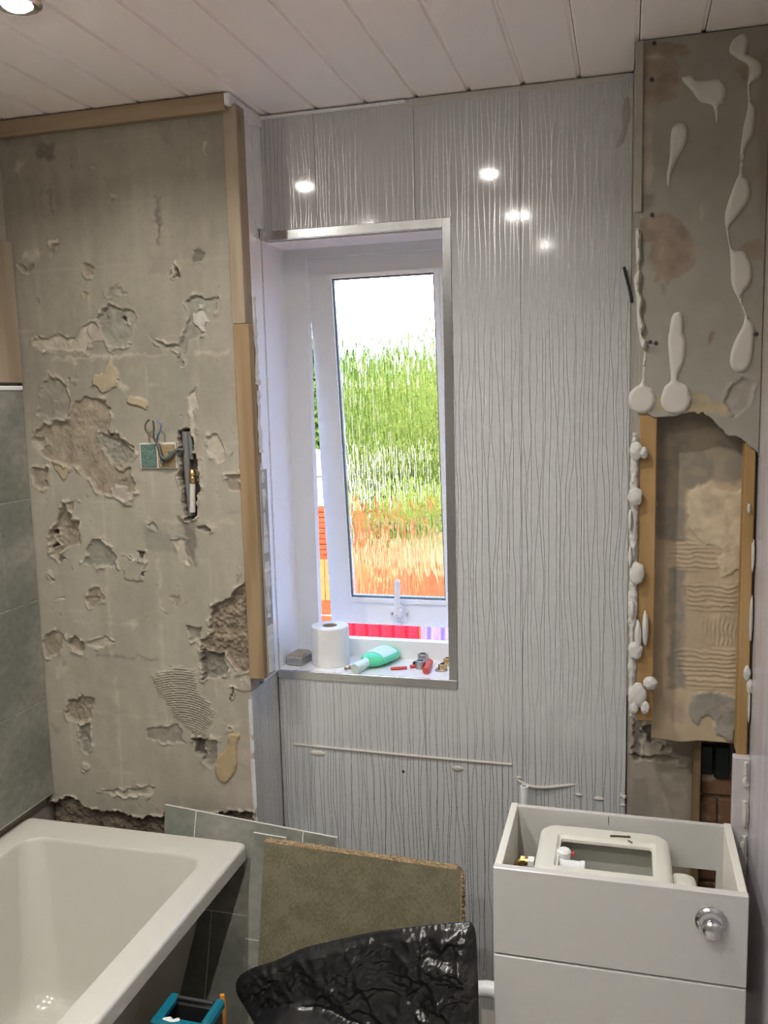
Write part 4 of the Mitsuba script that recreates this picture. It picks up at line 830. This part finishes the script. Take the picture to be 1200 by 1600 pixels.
# ---------------------------------------------------------------- services in the left wall
t = thing('conduit', 'grey oval conduit sunk in a slot of the bare plaster', 'conduit')
obj('channel', tube([(-1.082, YP + .006, 1.60), (-1.083, YP + .008, 1.50), (-1.078, YP + .010, 1.385)], .0085, 14), 'm_conduit', t, smooth=40)
obj('channel', tube([(-1.071, YP + .010, 1.60), (-1.070, YP + .012, 1.53)], .006, 12), 'm_conduit', t, smooth=40)
scene['m_conduit'] = prin((.14, .14, .14), .45)
t = thing('water_pipe', 'capped white plastic water pipe with a brass joint in the wall slot', 'pipe')
obj('sleeve', tube([(-1.0650, YP - .003, 1.468), (-1.0690, YP - .003, 1.395)], .0072, 16), 'm_adhesive', t, smooth=40)
obj('brass_joint', mv(lathe([(0, 0), (.007, 0), (.0085, .004), (.0085, .013), (.006, .016), (.0085, .02), (.0085, .028), (.005, .034), (0, .036)], 12), TR(-1.0645, YP - .001, 1.470)), 'm_brass', t, smooth=30)
t = thing('sample_tile', 'small sample of a green and a tan mosaic square stuck beside the wall slot', 'tile')
obj('backing', cbox(-1.209, -1.104, YP - .006, YP + .002, 1.507, 1.573, .001), 'm_adhesive', t)
scene['m_green_tile'] = prin(proc(lambda p, n, uv: mix((.07, .125, .10), (.115, .18, .15), smoothstep(.35, .65, noise(p.x * 300, 0, p.z * 300)))), .4)
scene['m_tan_tile'] = prin(proc(lambda p, n, uv: mix((.24, .18, .095), (.29, .215, .12), smoothstep(.35, .65, noise(p.x * 200, 0, p.z * 200)))), .4)
obj('green_square', cbox(-1.204, -1.161, YP - .009, YP - .005, 1.511, 1.569, .001), 'm_green_tile', t)
obj('tan_square', cbox(-1.155, -1.107, YP - .009, YP - .005, 1.511, 1.569, .001), 'm_tan_tile', t)
scene['m_cable'] = prin((.055, .06, .055), .5); scene['m_cable_blue'] = prin((.07, .12, .19), .5); scene['m_cable_brown'] = prin((.10, .065, .04), .5)
YC = YP - .016
t = thing('cable', 'cut end of a cable looping out of the wall over the sample tile', 'cable')
obj('sheath', tube([(-1.086, YP - .004, 1.553), (-1.104, YC, 1.550), (-1.118, YC - .004, 1.535), (-1.133, YC - .004, 1.533), (-1.142, YC - .003, 1.548), (-1.152, YC, 1.572)], .0048, 10, 40), 'm_cable', t, smooth=40)
obj('core', tube([(-1.152, YC, 1.572), (-1.162, YC - .004, 1.59), (-1.176, YC - .006, 1.603), (-1.178, YC - .006, 1.618), (-1.166, YC - .005, 1.632)], .0022, 8, 24), 'm_cable_brown', t, smooth=40)
obj('core', tube([(-1.152, YC, 1.572), (-1.156, YC - .006, 1.598), (-1.153, YC - .008, 1.615), (-1.155, YC - .008, 1.630)], .0022, 8, 24), 'm_cable', t, smooth=40)
obj('core', tube([(-1.152, YC, 1.572), (-1.147, YC - .004, 1.588), (-1.137, YC - .006, 1.604), (-1.134, YC - .006, 1.616), (-1.142, YC - .005, 1.630)], .0022, 8, 24), 'm_cable_blue', t, smooth=40)
t = thing('cable_clip', 'green plastic cable stub over the tan sample square', 'cable')
obj('stub', tube([(-1.138, YC, 1.520), (-1.136, YC - .002, 1.536), (-1.120, YC - .002, 1.536), (-1.119, YC, 1.553)], .004, 8, 20), 'm_stub', t, smooth=40)
scene['m_stub'] = prin((.06, .10, .08), .5)

# ---------------------------------------------------------------- tool at the foot of the bath
t = thing('tool_case', 'teal and black open tool case on the floor beside the bath', 'tool case')
cx0, cx1, cy0, cy1 = -.906, -.792, -.772, -.690
obj('body', cat(*[cbox(a, b, c, d, .05, .436, .004) for a, b, c, d in ((cx0, cx1, cy0, cy0 + .008), (cx0, cx1, cy1 - .008, cy1), (cx0, cx0 + .008, cy0, cy1), (cx1 - .008, cx1, cy0, cy1))], cbox(cx0, cx1, cy0, cy1, .0, .08, .004)), 'm_black_plastic', t)
obj('rim', cat(mv(cbox(cx0 - .004, cx1 + .004, cy0 - .006, cy0 + .016, .432, .452, .005), RO(0, [1, 0, 0])), cbox(cx0 - .004, cx0 + .016, cy0 + .01, cy1 + .004, .432, .451, .005), cbox(cx1 - .014, cx1 + .006, cy0 + .01, cy1 + .004, .432, .456, .006)), 'm_teal', t)
obj('bar', tube([(cx0 + .016, cy1 - .006, .446), (cx1 - .016, cy1 - .006, .446)], .005, 12), 'm_black_plastic', t, smooth=40)
sp = spline_poly([(-.886, -.768), (-.872, -.759), (-.864, -.765), (-.855, -.758), (-.849, -.765), (-.860, -.772), (-.872, -.772)], 4)
k = obj('emblem', prism(sp, .0008, 'z', .4516), 'm_white', t); labels[k] = {'label': 'worn white emblem on the teal rim'}
k = obj('screwdriver', cat(tube([(-.803, -.668, .380), (-.805, -.664, .42), (-.806, -.662, .442)], [.006, .0075, .007, .005], 10)), 'm_orange', smooth=40); tag(k, 'orange screwdriver handle poking up beside the teal tool case', 'screwdriver')

# ---------------------------------------------------------------- things on the window sill
SZ = WZ0
t = thing('toilet_roll', 'white toilet roll standing at the left of the window sill', 'toilet roll')
rx, ry = -.802, .088
obj('paper', mv(lathe([(.021, 0), (.052, 0), (.0535, .003), (.0535, .106), (.051, .110), (.021, .110), (.021, 0)], 56), TR(rx, ry, SZ)), 'm_paper', t, smooth=40)
obj('tube', mv(lathe([(.0196, .001), (.021, .001), (.021, .109), (.0196, .109), (.0196, .001)], 40), TR(rx, ry, SZ)), 'm_card', t, smooth=40)
t = thing('soap_tray', 'small grey metal tray with a brown top at the left end of the window sill', 'tray')
M = TR(-.893, .075, SZ) @ RO(-8, [0, 0, 1])
obj('tray', mv(cbox(-.024, .026, -.034, .034, 0, .026, .003), M), 'm_steel', t)
obj('block', mv(cbox(-.021, .023, -.030, .031, .022, .031, .003), M), 'm_card', t)
# green bottle lying on its side
t = thing('gel_bottle', 'clear green gel bottle lying on the window sill with its cap towards the room', 'bottle')
scene['m_gel'] = prin((.10, .62, .33), .08, spec_trans=.0, clearcoat=.6)
scene['m_clear'] = prin((.58, .72, .66), .1, clearcoat=.5)
Bq = TR(-.682, .058, SZ) @ RO(-20, [0, 0, 1]) @ np.diag([1.25, 1.12, 1.35, 1.0])
prof = [(-.012, .009, .008), (-.004, .011, .010), (.004, .024, .012), (.016, .030, .0135), (.050, .032, .015), (.085, .031, .015), (.094, .027, .013), (.097, .015, .008)]
obj('body', mv(loft([np.array([(w * math.cos(a), y, .0155 + hh * math.sin(a)) for a in np.linspace(0, 2 * math.pi, 33)[:-1]]) for y, w, hh in prof]), Bq), 'm_gel', t, smooth=45)
obj('label_patch', mv(loft([np.array([(w * math.cos(a), y, .0158 + hh * math.sin(a)) for a in np.linspace(.45, math.pi - .45, 14)] + [(w * .8 * math.cos(a), y, .0158 + hh * .85 * math.sin(a)) for a in np.linspace(math.pi - .5, .5, 14)]) for y, w, hh in ((.022, .0313, .0150), (.050, .0328, .0162), (.080, .0320, .0162))]), Bq), 'm_label', t, smooth=30)
scene['m_label'] = prin((.50, .68, .72), .15)
obj('neck', mv(tube([(0, -.010, .0155), (0, -.022, .0155)], .0095, 16), Bq), 'm_clear', t, smooth=40)
obj('cap', mv(tube([(0, -.021, .0145), (0, -.056, .0115)], [.0100, .0108], 20), Bq), 'm_clear', t, smooth=40)


def screw_mesh(n, length, r=.0022):
    return cat(lathe([(0, 0), (r * 1.9, 0), (r * 2.0, .0012), (r, .004), (r, length * .85), (0, length)], 10))


def lay(m, x, y, ang, r): return mv(m, TR(x, y, SZ + r) @ RO(ang, [0, 0, 1]) @ RO(-90, [1, 0, 0]))
for x, y, a, ln_, mat, lab in ((-.742, .030, -50, .045, 'm_copper', 'longer coppery screw lying between the toilet roll and the bottle'), (-.735, .046, -58, .034, 'm_copper', 'shorter coppery screw lying just behind the longer one'),
                               (-.622, .165, -72, .062, 'm_brass', 'long brass screw lying behind the red plugs'), (-.565, .112, 12, .020, 'm_screw', 'small dark screw standing out before the chrome nuts')):
    k = obj('screw', lay(screw_mesh(0, ln_, .0026), x, y, a, .005), mat, smooth=30); tag(k, lab, 'screw', 'screws on the window sill')
scene['m_copper'] = {'type': 'twosided', 'b': {'type': 'roughconductor', 'alpha': .3, 'specular_reflectance': {'type': 'rgb', 'value': [.42, .26, .15]}}}
for x, y, lab in ((-.549, .148, 'brushed steel pipe nut at the back of the sill'), (-.541, .086, 'brushed steel pipe nut standing nearest the red tube')):
    k = obj('pipe_nut', mv(lathe([(.0085, 0), (.013, 0), (.014, .002), (.014, .020), (.0125, .023), (.0085, .023), (.0085, 0)], 24), TR(x, y, SZ)), 'm_steel', smooth=35); tag(k, lab, 'nut', 'steel nuts on the window sill')
k = obj('red_tube', tube([(-.516, .038, SZ + .0095), (-.522, .120, SZ + .0095)], .0088, 20), 'm_red_plastic', smooth=40); tag(k, 'thick red plastic tube lying before the steel nuts', 'tube')
k = obj('wall_plug', tube([(-.618, .055, SZ + .0045), (-.606, .060, SZ + .0045), (-.577, .072, SZ + .0045)], .0042, 10), 'm_red_plastic', smooth=40); tag(k, 'longer red wall plug with a bent head lying on the sill', 'wall plug')
k = obj('wall_plug', tube([(-.570, .082, SZ + .0045), (-.556, .090, SZ + .0045)], .0046, 10), 'm_red_plastic', smooth=40); tag(k, 'short red wall plug lying against the front steel nut', 'wall plug')
for x, y, lab in ((-.478, .080, 'brass compression nut on a flat ring at the right end of the sill'), (-.474, .136, 'brass compression nut at the back right corner of the sill')):
    t = thing('brass_fitting', lab, 'pipe fitting', 'brass fittings on the window sill')
    obj('nut', mv(lathe([(.007, 0), (.0125, 0), (.0125, .013), (.007, .015), (.007, 0)], 6), TR(x, y, SZ + .004)), 'm_brass', t)
    obj('olive', mv(lathe([(.0105, 0), (.017, 0), (.0175, .002), (.017, .004), (.0105, .004), (.0105, 0)], 28), TR(x - .004, y, SZ)), 'm_steel', t, smooth=40)
